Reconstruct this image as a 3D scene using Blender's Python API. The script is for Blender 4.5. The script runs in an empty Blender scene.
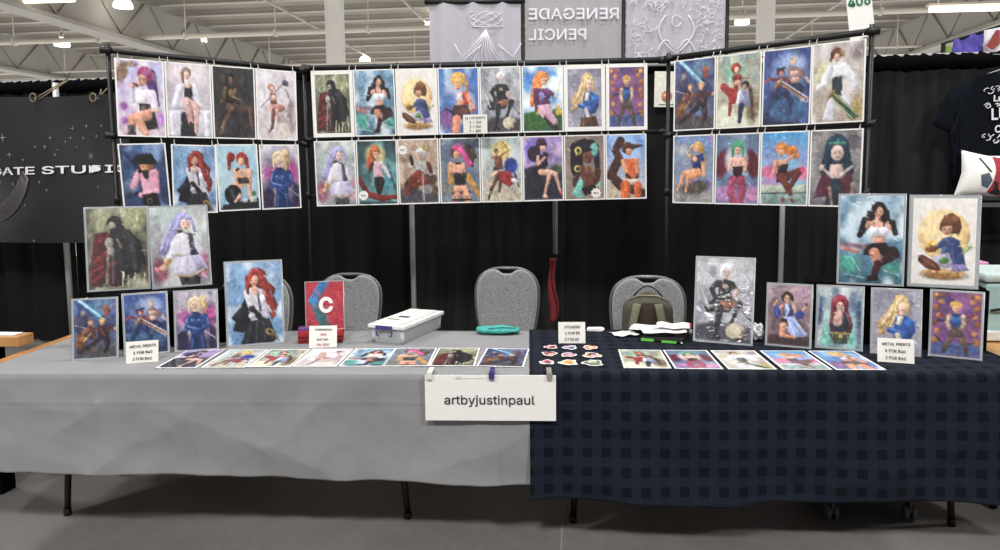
import bpy, bmesh, math, random
import numpy as np
from math import sin, cos, pi, radians, tan, atan2, sqrt
from mathutils import Vector, Matrix

# ------------------------------------------------------------------ camera
S = bpy.context.scene
COL = S.collection
CAM = Vector((0, 0, 1.55))
RM = (Matrix.Rotation(radians(6.7), 3, 'Z') @ Matrix.Rotation(radians(84.5), 3, 'X')
      @ Matrix.Rotation(radians(-.6), 3, 'Z'))
FPX = 700.0
cd = bpy.data.cameras.new('camera')
cd.sensor_width = 36; cd.lens = 36 * FPX / 1000; cd.shift_y = -0.033
cd.clip_end = 200
cam = bpy.data.objects.new('camera', cd)
cam.matrix_world = Matrix.Translation(CAM) @ RM.to_4x4()
COL.objects.link(cam); S.camera = cam

# ------------------------------------------------------------------ world, lights, exposure
S.view_settings.view_transform = 'Standard'
S.view_settings.look = 'None'
S.view_settings.gamma = 1
S.view_settings.use_curve_mapping = False
S.view_settings.exposure = 0.0
W = bpy.data.worlds.new('world'); S.world = W; W.use_nodes = True
wn = W.node_tree.nodes; wl = W.node_tree.links       # hall surroundings: dim above, added glow below the horizon lights the ceiling
wtc = wn.new('ShaderNodeTexCoord'); wsp = wn.new('ShaderNodeSeparateXYZ'); wrp = wn.new('ShaderNodeValToRGB')
wmp = wn.new('ShaderNodeMapRange'); wmp.inputs[1].default_value = -1; wmp.inputs[2].default_value = 1
wl.new(wtc.outputs['Generated'], wsp.inputs[0]); wl.new(wsp.outputs[2], wmp.inputs[0]); wl.new(wmp.outputs[0], wrp.inputs[0])
wrp.color_ramp.elements[0].position = .44; wrp.color_ramp.elements[0].color = (.95, .925, .89, 1)
wrp.color_ramp.elements[1].position = .5; wrp.color_ramp.elements[1].color = (.19, .19, .19, 1)
wl.new(wrp.outputs[0], wn['Background'].inputs[0]); wn['Background'].inputs[1].default_value = 1.0


def area(name, loc, size, power, color=(1, .985, .965), target=None):
    l = bpy.data.lights.new(name, 'AREA'); l.shape = 'DISK'; l.size = size
    l.energy = power; l.color = color
    o = bpy.data.objects.new(name, l); o.location = loc
    if target:
        o.rotation_euler = (Vector(target) - Vector(loc)).to_track_quat('-Z', 'Y').to_euler()
    COL.objects.link(o)
    return o


# high-bay lamps of the hall: a row over the aisle and rows behind the booth
for x in (-6.5, -1.0, 4.5):
    area('hall_lamp', (x, -3.3, 7.4), .8, 420, target=(x * .8, 2, 0))
for x in (-6, .5, 7):
    area('hall_lamp', (x, 4.2, 7.4), .8, 250, target=(x * .8, 3, 0))


# ------------------------------------------------------------------ view helpers
def ray(px, py):
    return RM @ Vector(((px - 500) / FPX, (242 - py) / FPX, -1))


def P(px, py, Z):
    return CAM + ray(px, py) * Z


def Zp(px, py, z):
    d = ray(px, py); return CAM + d * ((z - CAM.z) / d.z)


def Yp(px, py, y):
    d = ray(px, py); return CAM + d * (y / d.y)


def pr(p):
    q = RM.transposed() @ (Vector(p) - CAM)
    return (500 + FPX * q.x / -q.z, 242 - FPX * q.y / -q.z)


# ------------------------------------------------------------------ materials
def lin(h):
    if not isinstance(h, str):
        return tuple(h[:3])
    v = [int(h[i:i + 2], 16) / 255 for i in (0, 2, 4)]
    return tuple(c / 12.92 if c <= .04045 else ((c + .055) / 1.055) ** 2.4 for c in v)


def mat(name, col, rough=.6, metal=0., var=.08, scale=30, bump=0., bscale=200, coat=0., trans=0.,
        emit=0., alpha=1., sheen=0.):
    m = bpy.data.materials.new(name); m.use_nodes = True
    n = m.node_tree.nodes; L = m.node_tree.links
    b = n['Principled BSDF']
    c = lin(col)
    tc = n.new('ShaderNodeTexCoord')
    nz = n.new('ShaderNodeTexNoise'); nz.inputs['Scale'].default_value = scale
    nz.inputs['Detail'].default_value = 4
    L.new(tc.outputs['Object'], nz.inputs['Vector'])
    rp = n.new('ShaderNodeValToRGB')
    rp.color_ramp.elements[0].position = .3; rp.color_ramp.elements[1].position = .7
    rp.color_ramp.elements[0].color = tuple(max(0, x * (1 - var)) for x in c) + (1,)
    rp.color_ramp.elements[1].color = tuple(min(1, x * (1 + var)) for x in c) + (1,)
    L.new(nz.outputs['Fac'], rp.inputs['Fac'])
    L.new(rp.outputs['Color'], b.inputs['Base Color'])
    b.inputs['Roughness'].default_value = rough
    b.inputs['Metallic'].default_value = metal
    b.inputs['Coat Weight'].default_value = coat
    b.inputs['Coat Roughness'].default_value = .08
    b.inputs['Transmission Weight'].default_value = trans
    b.inputs['Alpha'].default_value = alpha
    if sheen:
        b.inputs['Sheen Weight'].default_value = sheen
    if emit:
        b.inputs['Emission Color'].default_value = c + (1,)
        b.inputs['Emission Strength'].default_value = emit
    if bump:
        n2 = n.new('ShaderNodeTexNoise'); n2.inputs['Scale'].default_value = bscale
        n2.inputs['Detail'].default_value = 3
        L.new(tc.outputs['Object'], n2.inputs['Vector'])
        bp = n.new('ShaderNodeBump'); bp.inputs['Strength'].default_value = bump
        bp.inputs['Distance'].default_value = .01
        L.new(n2.outputs['Fac'], bp.inputs['Height']); L.new(bp.outputs['Normal'], b.inputs['Normal'])
    return m


M = dict(
    white=mat('white_paper', 'e9e7e3', .6, var=.02),
    card=mat('card', 'e2dfd8', .7, var=.02),
    ink=mat('ink', '2a2a2e', .7),
    redink=mat('red_ink', 'b0443c', .7),
    black=mat('black_metal', '060607', .5),
    blackpl=mat('black_plastic', '0b0b0c', .35),
    blackcl=mat('black_cloth', '060607', .95, bump=.3),
    silver=mat('silver_pole', 'b9b9b6', .4, .25, var=.04),
    clear_clip=mat('clip', 'c9c7c2', .3),
    clip_w=mat('white_clip', 'd6d4ce', .5),
    clip_p=mat('purple_clip', '3e3470', .4),
    clip_g=mat('grey_clip', '8d8880', .5),
    edge=mat('frame_edge', 'b9bdbf', .25, .3, coat=.6, var=.03),
    edge_b=mat('backing_board', '26282b', .7),
    wood=mat('wood_edge', 'a8743f', .5, var=.25, scale=12),
    woodl=mat('light_wood', 'b98a55', .5, var=.2, scale=9),
    tube=mat('leg_tube', '2b2422', .35, .5),
    chair_f=mat('chair_frame', '6b6a69', .4, .5),
    white_pl=mat('white_plastic', 'd8d9d6', .35),
    teal=mat('teal_cloth', '3f9a92', .85, var=.35, scale=90, bump=.4, bscale=60),
    olive=mat('olive_canvas', '4a483c', .9, var=.15, scale=80, bump=.3),
    olive_l=mat('olive_strap', '6b6654', .9, var=.15, scale=80, bump=.3),
    brown=mat('brown_mesh', '332722', .95, var=.2, scale=150),
    redg=mat('red_garment', '64141a', .8, var=.4, scale=9),
    red=mat('red_item', '9e1f26', .6, var=.3, scale=12),
    green=mat('green_tab', '63c04a', .6),
    green_ink=mat('green_ink', '1d6b45', .7),
    hall=mat('ceiling_paint', '9c978f', .9, var=.06, scale=1.2),
    beam=mat('beam_paint', 'bab5ad', .8, var=.04, scale=1),
    girder=mat('girder_paint', 'aaa6a0', .8, var=.05, scale=.8),
    pipe=mat('pipe_paint', 'd9d3c6', .6, var=.03, scale=2),
    column=mat('column_paint', 'f2efe9', .7, var=.04, scale=3),
    wall=mat('wall_paint', 'd0cdc6', .8, var=.03, scale=1),
    lamp=mat('lamp_glow', 'fff8ea', .5, emit=6),
    tube_lamp=mat('tube_glow', 'fff3da', .5, emit=2.0),
    fab_w=mat('banner_cloth', 'b4b2ba', .9, var=.05, scale=25),
    fab_w2=mat('banner_cloth_grey', 'a4a2a6', .9, var=.05, scale=25),
    fab_l=mat('banner_print', 'dddbe2', .9, var=.03),
    ban=mat('banner_vinyl', '262628', .33, var=.10, scale=4),
    ban_l=mat('banner_letter', 'dcd8dc', .6),
    ban_s=mat('banner_star', '77767a', .6),
    ban_m=mat('banner_moon', '7a7479', .6),
    shirt=mat('shirt_black', '11141b', .95, bump=.3, bscale=90, var=.15),
    aqua=mat('pale_blue_plastic', 'a4c2c0', .4),
    caster=mat('caster_rubber', '55555a', .5),
)


for k_ in ('blackcl', 'shirt'):
    M[k_].node_tree.nodes['Principled BSDF'].inputs['Specular IOR Level'].default_value = .06
# speckled chair fabric
m = mat('chair_fabric', '77777a', .95, var=.0, bump=.3, bscale=400)
nz = [x for x in m.node_tree.nodes if x.type == 'TEX_NOISE'][0]; nz.inputs['Scale'].default_value = 260
rp = [x for x in m.node_tree.nodes if x.type == 'VALTORGB'][0]
rp.color_ramp.elements[0].color = lin('56575a') + (1,); rp.color_ramp.elements[1].color = lin('a09f9f') + (1,)
rp.color_ramp.elements[0].position = .38; rp.color_ramp.elements[1].position = .62
M['chair'] = m


def curtain_mat(name, c1, c2):
    m = bpy.data.materials.new(name); m.use_nodes = True
    n = m.node_tree.nodes; L = m.node_tree.links; b = n['Principled BSDF']
    tc = n.new('ShaderNodeTexCoord'); mp = n.new('ShaderNodeMapping')
    mp.inputs['Scale'].default_value = (9, 9, .6)
    nz = n.new('ShaderNodeTexNoise'); nz.inputs['Scale'].default_value = 1.3; nz.inputs['Detail'].default_value = 5
    rp = n.new('ShaderNodeValToRGB')
    rp.color_ramp.elements[0].position = .35; rp.color_ramp.elements[1].position = .75
    rp.color_ramp.elements[0].color = lin(c1) + (1,); rp.color_ramp.elements[1].color = lin(c2) + (1,)
    L.new(tc.outputs['Object'], mp.inputs['Vector']); L.new(mp.outputs['Vector'], nz.inputs['Vector'])
    L.new(nz.outputs['Fac'], rp.inputs['Fac']); L.new(rp.outputs['Color'], b.inputs['Base Color'])
    b.inputs['Roughness'].default_value = .85
    b.inputs['Specular IOR Level'].default_value = .25
    return m


M['drape'] = curtain_mat('drape_black', '050506', '101113')
M['drape_g'] = curtain_mat('drape_greyish', '08090a', '232427')  # greyer, paler mix than the plain black drape


def floor_mat():
    m = bpy.data.materials.new('polished_concrete'); m.use_nodes = True
    n = m.node_tree.nodes; L = m.node_tree.links; b = n['Principled BSDF']
    tc = n.new('ShaderNodeTexCoord')
    n1 = n.new('ShaderNodeTexNoise'); n1.inputs['Scale'].default_value = 1.1; n1.inputs['Detail'].default_value = 8
    n1.inputs['Roughness'].default_value = .65
    L.new(tc.outputs['Object'], n1.inputs['Vector'])
    rp = n.new('ShaderNodeValToRGB')
    rp.color_ramp.elements[0].position = .3; rp.color_ramp.elements[1].position = .72
    rp.color_ramp.elements[0].color = lin('605e5b') + (1,); rp.color_ramp.elements[1].color = lin('7c7975') + (1,)
    L.new(n1.outputs['Fac'], rp.inputs['Fac'])
    n2 = n.new('ShaderNodeTexNoise'); n2.inputs['Scale'].default_value = 60; n2.inputs['Detail'].default_value = 6
    L.new(tc.outputs['Object'], n2.inputs['Vector'])
    mx = n.new('ShaderNodeMix'); mx.data_type = 'RGBA'; mx.blend_type = 'OVERLAY'
    mx.inputs['Factor'].default_value = .28
    L.new(rp.outputs['Color'], mx.inputs[6]); L.new(n2.outputs['Color'], mx.inputs[7])
    bw = n.new('ShaderNodeRGBToBW'); L.new(n2.outputs['Color'], bw.inputs[0]); L.new(bw.outputs[0], mx.inputs[7])
    L.new(mx.outputs[2], b.inputs['Base Color'])
    b.inputs['Roughness'].default_value = .42
    return m


M['floor'] = floor_mat()


def cloth_mat(name, col, wr=.5):
    m = mat(name, col, .9, var=.05, scale=5)
    n = m.node_tree.nodes; L = m.node_tree.links; b = n['Principled BSDF']
    tc = [x for x in n if x.type == 'TEX_COORD'][0]
    w = n.new('ShaderNodeTexNoise'); w.inputs['Scale'].default_value = 2.6; w.inputs['Detail'].default_value = 3
    w.inputs['Distortion'].default_value = .25
    v = n.new('ShaderNodeTexNoise'); v.inputs['Scale'].default_value = 350
    L.new(tc.outputs['Object'], w.inputs['Vector']); L.new(tc.outputs['Object'], v.inputs['Vector'])
    b1 = n.new('ShaderNodeBump'); b1.inputs['Strength'].default_value = wr; b1.inputs['Distance'].default_value = .03
    b2 = n.new('ShaderNodeBump'); b2.inputs['Strength'].default_value = .25; b2.inputs['Distance'].default_value = .002
    L.new(w.outputs['Fac'], b1.inputs['Height']); L.new(v.outputs['Fac'], b2.inputs['Height'])
    L.new(b1.outputs['Normal'], b2.inputs['Normal']); L.new(b2.outputs['Normal'], b.inputs['Normal'])
    b.inputs['Specular IOR Level'].default_value = .15
    return m


M['grey_cloth'] = cloth_mat('grey_tablecloth', '878788', .45)


def navy_mat():
    m = cloth_mat('navy_checked_tablecloth', '232a36', .55)
    n = m.node_tree.nodes; L = m.node_tree.links; b = n['Principled BSDF']
    uv = n.new('ShaderNodeTexCoord'); sp = n.new('ShaderNodeSeparateXYZ')
    L.new(uv.outputs['UV'], sp.inputs[0])
    outs = []
    for k in (0, 1):
        mu = n.new('ShaderNodeMath'); mu.operation = 'MULTIPLY'; mu.inputs[1].default_value = 2 * pi / .078
        si = n.new('ShaderNodeMath'); si.operation = 'SINE'
        gt = n.new('ShaderNodeMapRange'); gt.inputs[1].default_value = -.12; gt.inputs[2].default_value = .12
        L.new(sp.outputs[k], mu.inputs[0]); L.new(mu.outputs[0], si.inputs[0]); L.new(si.outputs[0], gt.inputs[0])
        outs.append(gt.outputs[0])
    mul = n.new('ShaderNodeMath'); mul.operation = 'MULTIPLY'
    L.new(outs[0], mul.inputs[0]); L.new(outs[1], mul.inputs[1])
    add = n.new('ShaderNodeMath'); add.operation = 'ADD'
    L.new(outs[0], add.inputs[0]); L.new(outs[1], add.inputs[1])
    m1 = n.new('ShaderNodeMix'); m1.data_type = 'RGBA'
    m1.inputs[6].default_value = lin('1a1f2a') + (1,); m1.inputs[7].default_value = lin('161a25') + (1,)
    h = n.new('ShaderNodeMath'); h.operation = 'MULTIPLY'; h.inputs[1].default_value = .5
    L.new(add.outputs[0], h.inputs[0]); L.new(h.outputs[0], m1.inputs[0])
    m2 = n.new('ShaderNodeMix'); m2.data_type = 'RGBA'; m2.inputs[7].default_value = lin('0b0e17') + (1,)
    L.new(mul.outputs[0], m2.inputs[0]); L.new(m1.outputs[2], m2.inputs[6])
    L.new(m2.outputs[2], b.inputs['Base Color'])
    return m


M['navy_cloth'] = navy_mat()


def paint_mat(name, rough, coat, crumple):
    m = bpy.data.materials.new(name); m.use_nodes = True
    n = m.node_tree.nodes; L = m.node_tree.links; b = n['Principled BSDF']
    a = n.new('ShaderNodeAttribute'); a.attribute_name = 'paint'
    nz = n.new('ShaderNodeTexNoise'); nz.inputs['Scale'].default_value = 70; nz.inputs['Detail'].default_value = 3
    tc = n.new('ShaderNodeTexCoord'); L.new(tc.outputs['Object'], nz.inputs['Vector'])
    mx = n.new('ShaderNodeMix'); mx.data_type = 'RGBA'; mx.blend_type = 'OVERLAY'; mx.inputs[0].default_value = .18
    bw = n.new('ShaderNodeRGBToBW'); L.new(nz.outputs['Color'], bw.inputs[0])
    L.new(a.outputs['Color'], mx.inputs[6]); L.new(bw.outputs[0], mx.inputs[7])
    L.new(mx.outputs[2], b.inputs['Base Color'])
    b.inputs['Roughness'].default_value = rough
    b.inputs['Coat Weight'].default_value = coat; b.inputs['Coat Roughness'].default_value = .05
    if crumple:
        w = n.new('ShaderNodeTexNoise'); w.inputs['Scale'].default_value = 15; w.inputs['Detail'].default_value = 3
        w.inputs['Distortion'].default_value = 2.5
        L.new(tc.outputs['Object'], w.inputs['Vector'])
        bp = n.new('ShaderNodeBump'); bp.inputs['Strength'].default_value = crumple
        bp.inputs['Distance'].default_value = .06
        L.new(w.outputs['Fac'], bp.inputs['Height']); L.new(bp.outputs['Normal'], b.inputs['Coat Normal'])
    return m


M['paint'] = paint_mat('poster_paper', .55, 0, 0)
M['paint_g'] = paint_mat('glossy_print', .4, .5, 0)
M['paint_s'] = paint_mat('sleeved_print', .45, 1.0, 1.0)


# ------------------------------------------------------------------ mesh helpers
class MB:
    def __init__(s):
        s.v = []; s.f = []; s.mi = []; s.sm = []

    def add(s, vs, fs, mi=0, sm=False):
        k = len(s.v); s.v += [tuple(v) for v in vs]
        for f in fs:
            s.f.append(tuple(i + k for i in f)); s.mi.append(mi); s.sm.append(sm)

    def box(s, c, d, T=None, mi=0, bev=0.0):
        bm = bmesh.new(); bmesh.ops.create_cube(bm, size=1)
        for v in bm.verts:
            v.co = Vector((v.co.x * d[0], v.co.y * d[1], v.co.z * d[2]))
        if bev > 0:
            bmesh.ops.bevel(bm, geom=bm.edges[:], offset=bev, segments=2, profile=.5, affect='EDGES')
        for v in bm.verts:
            v.co = v.co + Vector(c)
            if T: v.co = T @ v.co
        bm.verts.index_update()
        s.add([v.co for v in bm.verts], [[v.index for v in f.verts] for f in bm.faces], mi, False)
        bm.free()

    def tube(s, pts, r, seg=10, mi=0, closed=False, cap=True):
        pts = [Vector(p) for p in pts]; n = len(pts)
        rs = r if isinstance(r, (list, tuple)) else [r] * n
        vs = []; prev = None
        for i, p in enumerate(pts):
            if closed: t = pts[(i + 1) % n] - pts[i - 1]
            else: t = pts[min(i + 1, n - 1)] - pts[max(i - 1, 0)]
            t.normalize()
            if prev is None:
                a = Vector((0, 0, 1)) if abs(t.z) < .9 else Vector((1, 0, 0))
                u = t.cross(a).normalized()
            else:
                u = (prev - t * prev.dot(t)).normalized()
            prev = u; w = t.cross(u)
            for k in range(seg):
                a = 2 * pi * k / seg
                vs.append(p + (u * cos(a) + w * sin(a)) * rs[i])
        fs = []
        m_ = n if closed else n - 1
        for i in range(m_):
            j = (i + 1) % n
            for k in range(seg):
                l = (k + 1) % seg
                fs.append((i * seg + k, j * seg + k, j * seg + l, i * seg + l))
        if cap and not closed:
            fs.append(tuple(range(seg))); fs.append(tuple((n - 1) * seg + k for k in reversed(range(seg))))
        s.add(vs, fs, mi, True)

    def prism(s, poly, y0, y1, T=None, mi=0):
        """polygon in the xz plane extruded along y"""
        n = len(poly)
        vs = [Vector((x, y0, z)) for x, z in poly] + [Vector((x, y1, z)) for x, z in poly]
        if T: vs = [T @ v for v in vs]
        fs = [tuple(range(n)), tuple(range(2 * n - 1, n - 1, -1))]
        fs += [(i, i + n, (i + 1) % n + n, (i + 1) % n) for i in range(n)]
        s.add(vs, fs, mi)

    def grid(s, fn, nx, ny, mi=0, sm=True):
        vs = [fn(i / nx, j / ny) for j in range(ny + 1) for i in range(nx + 1)]
        fs = [(j * (nx + 1) + i, j * (nx + 1) + i + 1, (j + 1) * (nx + 1) + i + 1, (j + 1) * (nx + 1) + i)
              for j in range(ny) for i in range(nx)]
        s.add(vs, fs, mi, sm)

    def lathe(s, prof, c=(0, 0, 0), seg=20, mi=0, T=None):
        vs = []
        for r, z in prof:
            for k in range(seg):
                a = 2 * pi * k / seg
                v = Vector((c[0] + r * cos(a), c[1] + r * sin(a), c[2] + z))
                vs.append(T @ v if T else v)
        fs = [(i * seg + k, i * seg + (k + 1) % seg, (i + 1) * seg + (k + 1) % seg, (i + 1) * seg + k)
              for i in range(len(prof) - 1) for k in range(seg)]
        s.add(vs, fs, mi, True)

    def build(s, name, mats, parent=None, fix=True):
        me = bpy.data.meshes.new(name)
        me.from_pydata(s.v, [], s.f)
        mats = mats if isinstance(mats, (list, tuple)) else [mats]
        for m in mats: me.materials.append(m)
        me.polygons.foreach_set('material_index', s.mi)
        me.polygons.foreach_set('use_smooth', s.sm)
        me.update()
        if fix:
            bm = bmesh.new(); bm.from_mesh(me); bmesh.ops.recalc_face_normals(bm, faces=bm.faces[:])
            bm.to_mesh(me); bm.free()
        o = bpy.data.objects.new(name, me); COL.objects.link(o)
        if parent: o.parent = parent
        return o


def tag(o, label=None, cat=None, group=None, kind=None):
    if label: o['label'] = label
    if cat: o['category'] = cat
    if group: o['group'] = group
    if kind: o['kind'] = kind
    return o


def empty(name, loc, rz=0, label=None, cat=None, group=None):
    o = bpy.data.objects.new(name, None); COL.objects.link(o)
    o.location = loc; o.rotation_euler = (0, 0, rz); o.empty_display_size = .1
    return tag(o, label, cat, group)


def frame_of(o_, u, up):
    """matrix with local x along u, local z along up, local -y facing out"""
    u = u.normalized(); up = (up - u * up.dot(u)).normalized(); y = up.cross(u)
    return Matrix.Translation(o_) @ Matrix((u, y, up)).transposed().to_4x4()


def empty_m(name, T, label=None, cat=None, group=None):
    o = bpy.data.objects.new(name, None); COL.objects.link(o); o.matrix_world = T
    o.empty_display_size = .1
    return tag(o, label, cat, group)


try:
    SANS = bpy.data.fonts.load(bpy.utils.resource_path('LOCAL') + '/datafiles/fonts/Inter.woff2')
except Exception:
    SANS = None


def translucent(name, col, f=.5):
    m = mat(name, col, .9, var=.05, scale=25)
    n = m.node_tree.nodes; L = m.node_tree.links
    t = n.new('ShaderNodeBsdfTranslucent'); t.inputs[0].default_value = lin(col) + (1,)
    x = n.new('ShaderNodeMixShader'); x.inputs[0].default_value = f
    L.new(n['Principled BSDF'].outputs[0], x.inputs[1]); L.new(t.outputs[0], x.inputs[2])
    L.new(x.outputs[0], n['Material Output'].inputs[0])
    return m


M['fab_w'] = translucent('banner_cloth', 'd8d5e0'); M['fab_w2'] = translucent('banner_cloth_grey', 'c4c2c6')
M['fab_t'] = mat('banner_line_print', 'dddbe3', .9, var=.02)


def fit_x(o, x0, x1):
    xa = min(v.co.x for v in o.data.vertices); xb = max(v.co.x for v in o.data.vertices)
    for v in o.data.vertices: v.co.x = x0 + (v.co.x - xa) / (xb - xa) * (x1 - x0)


def lettering(txt, size, m, parent, T, ax='CENTER', name='lettering', ext=.0006, mirror=False, sx=1.0, off=0.0, space=1.0):
    """text as a flat mesh; T local matrix: text x -> local x, text y -> local z, facing -y"""
    cu = bpy.data.curves.new(name, 'FONT'); cu.body = txt; cu.font = SANS or cu.font; cu.size = size; cu.align_x = ax
    cu.align_y = 'CENTER'; cu.extrude = ext; cu.resolution_u = 3; cu.offset = off
    cu.space_character = space
    t = bpy.data.objects.new(name, cu); COL.objects.link(t)
    dg = bpy.context.evaluated_depsgraph_get()
    me = bpy.data.meshes.new_from_object(t.evaluated_get(dg))
    bpy.data.objects.remove(t)
    R = Matrix(((-1 if mirror else 1) * sx * Vector((1, 0, 0)), (0, 0, -1), (0, 1, 0))).to_4x4()
    me.transform(T @ R)
    me.materials.clear(); me.materials.append(m)
    if mirror: me.flip_normals()
    o = bpy.data.objects.new(name, me); COL.objects.link(o)
    if parent: o.parent = parent
    return o

# ------------------------------------------------------------------ painted pictures (vertex colours)
def raster(spec, nx, ny, seed=1):
    """spec lines on a 100 x 155 sheet: E ellipse, C tapered stroke, P polygon, F face, B background, N noise"""
    rng = np.random.RandomState(seed)
    X, Y = np.meshgrid(np.linspace(0, 100, nx), np.linspace(0, 155, ny))
    img = np.ones((ny, nx, 3))
    def noise(cells):
        g = rng.rand(cells + 2, cells + 2)
        u = np.linspace(0, cells, nx); v = np.linspace(0, cells * 1.3 if cells * 1.3 < cells + 1 else cells, ny)
        i = u.astype(int); j = v.astype(int); fu = u - i; fv = v - j
        fu = fu * fu * (3 - 2 * fu); fv = fv * fv * (3 - 2 * fv)
        a = g[np.ix_(j, i)]; b = g[np.ix_(j, i + 1)]; c = g[np.ix_(j + 1, i)]; d = g[np.ix_(j + 1, i + 1)]
        return (a * (1 - fu) + b * fu) * (1 - fv)[:, None] + (c * (1 - fu) + d * fu) * fv[:, None]
    wob = noise(14) - .5; wob2 = noise(26) - .5
    def put(dist, col, soft):
        nonlocal img
        a = np.clip(.5 - dist / soft, 0, 1)[..., None]
        gy, gx = np.gradient(dist); q = np.hypot(gx, gy) + 1e-6
        nd = (gx * .55 + gy * .83) / q                      # brush strokes: lit from the upper left
        dp = np.clip(-dist, 0, None)
        if soft < 5:
            sh = 1 - .42 * nd * np.exp(-dp / 5.0) - .20 * np.exp(-dp / 1.3)
        else:
            sh = np.ones_like(dist)
        sh = sh * (1 + (wob * .5 + wob2 * .45) * (1.0 - .7 * min(1, sum(lin(col)) / 2)))
        c = np.array(lin(col))[None, None, :] * sh[..., None]
        img = img * (1 - a) + c * a
    def ell(x, y, rx, ry, ang, col, soft=1.6):
        a = radians(ang); dx = X - x; dy = Y - y
        u = (dx * cos(a) + dy * sin(a)) / rx; v = (-dx * sin(a) + dy * cos(a)) / ry
        put((np.sqrt(u * u + v * v) - 1) * min(rx, ry), col, soft)
    def cap(x0, y0, x1, y1, r0, r1, col, soft=1.6):
        dx, dy = x1 - x0, y1 - y0; L2 = dx * dx + dy * dy + 1e-6
        t = np.clip(((X - x0) * dx + (Y - y0) * dy) / L2, 0, 1)
        put(np.hypot(X - x0 - t * dx, Y - y0 - t * dy) - (r0 + (r1 - r0) * t), col, soft)
    def poly(pts, col, soft=1.6):
        d = np.full(X.shape, 1e9); ins = np.zeros(X.shape, bool); n = len(pts)
        for k in range(n):
            (x0, y0), (x1, y1) = pts[k], pts[(k + 1) % n]
            dx, dy = x1 - x0, y1 - y0; L2 = dx * dx + dy * dy + 1e-6
            t = np.clip(((X - x0) * dx + (Y - y0) * dy) / L2, 0, 1)
            d = np.minimum(d, np.hypot(X - x0 - t * dx, Y - y0 - t * dy))
            c = ((y0 > Y) != (y1 > Y))
            xi = x0 + (Y - y0) / (dy if abs(dy) > 1e-9 else 1e-9) * dx
            ins ^= c & (X < xi)
        put(np.where(ins, -d, d), col, soft)
    faces = []
    for ln in spec.split(';'):
        t = ln.split()
        if not t: continue
        k = t[0]
        if k == 'B':
            a = np.array(lin(t[1])); b = np.array(lin(t[2])); g = (Y / 155)[..., None]
            img = a * (1 - g) + b * g
        elif k == 'N':                                   # mottled second colour
            a = np.clip((noise(int(t[2])) - .45) * 3, 0, 1)[..., None] * float(t[3])
            img = img * (1 - a) + np.array(lin(t[1])) * a
        elif k == 'E':
            v = [float(q) for q in t[1:6]]; ell(*v, t[6], *(float(q) for q in t[7:8]))
        elif k == 'C':
            v = [float(q) for q in t[1:7]]; cap(*v, t[7], *(float(q) for q in t[8:9]))
        elif k == 'P':
            pts = [tuple(float(z) for z in q.split(',')) for q in t[1:] if ',' in q]
            rest = [q for q in t[1:] if ',' not in q]
            poly(pts, rest[0], *(float(q) for q in rest[1:2]))
        elif k == 'F':                                   # face: x y r skin
            x, y, r = (float(q) for q in t[1:4])
            r *= .92; faces.append((x, y, r)); ell(x, y, r, r * 1.25, 0, t[4])
            for s in (-1, 1):
                ell(x + s * r * .42, y + r * .05, r * .17, r * .10, 0, '3a2c30', .9)
                cap(x + s * r * .2, y - r * .25, x + s * r * .65, y - r * .3, r * .05, r * .05, '4a3430', .8)
            cap(x - r * .2, y + r * .72, x + r * .2, y + r * .72, r * .09, r * .09, 'a04848', .8)
    # loose painterly strokes picked from the colours underneath, kept off the faces
    for _ in range(260):
        sx, sy = rng.uniform(0, 100), rng.uniform(0, 155)
        if any(np.hypot(sx - fx, (sy - fy) * .8) < fr * 1.25 for fx, fy, fr in faces): continue
        c = img[min(ny - 1, int(sy / 155 * ny)), min(nx - 1, int(sx / 100 * nx))] * (rng.choice([.4, .55, .75, 1.4, 1.9]) if 0 < (lum := float(img[min(ny - 1, int(sy / 155 * ny)), min(nx - 1, int(sx / 100 * nx))].mean())) < .5 else rng.choice([.9, .95, 1.03])) + rng.uniform(0, .01, 3)
        an = rng.uniform(0, 3.14); ln_ = rng.uniform(1.5, 6); dx, dy = cos(an) * ln_, sin(an) * ln_
        t = np.clip(((X - sx) * dx + (Y - sy) * dy) / (ln_ * ln_), -1, 1)
        a = np.clip(.5 - (np.hypot(X - sx - t * dx, Y - sy - t * dy) - rng.uniform(.4, 1.2)) / 1.6, 0, 1)[..., None] * .62
        img = img * (1 - a) + c * a
    img = img * (1 + (.34 * wob2 + .28 * (noise(9) - .5)) * np.clip(1.15 - img.mean(axis=2), .15, 1))[..., None]
    g = img.mean(axis=2, keepdims=True)
    img = g + (img - g) * .86
    img = np.where(img > 0, img, 0); img = img * (.60 + .46 * np.clip(img, 0, 1) ** .4)
    return np.clip(img, 0, 1)


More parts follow.
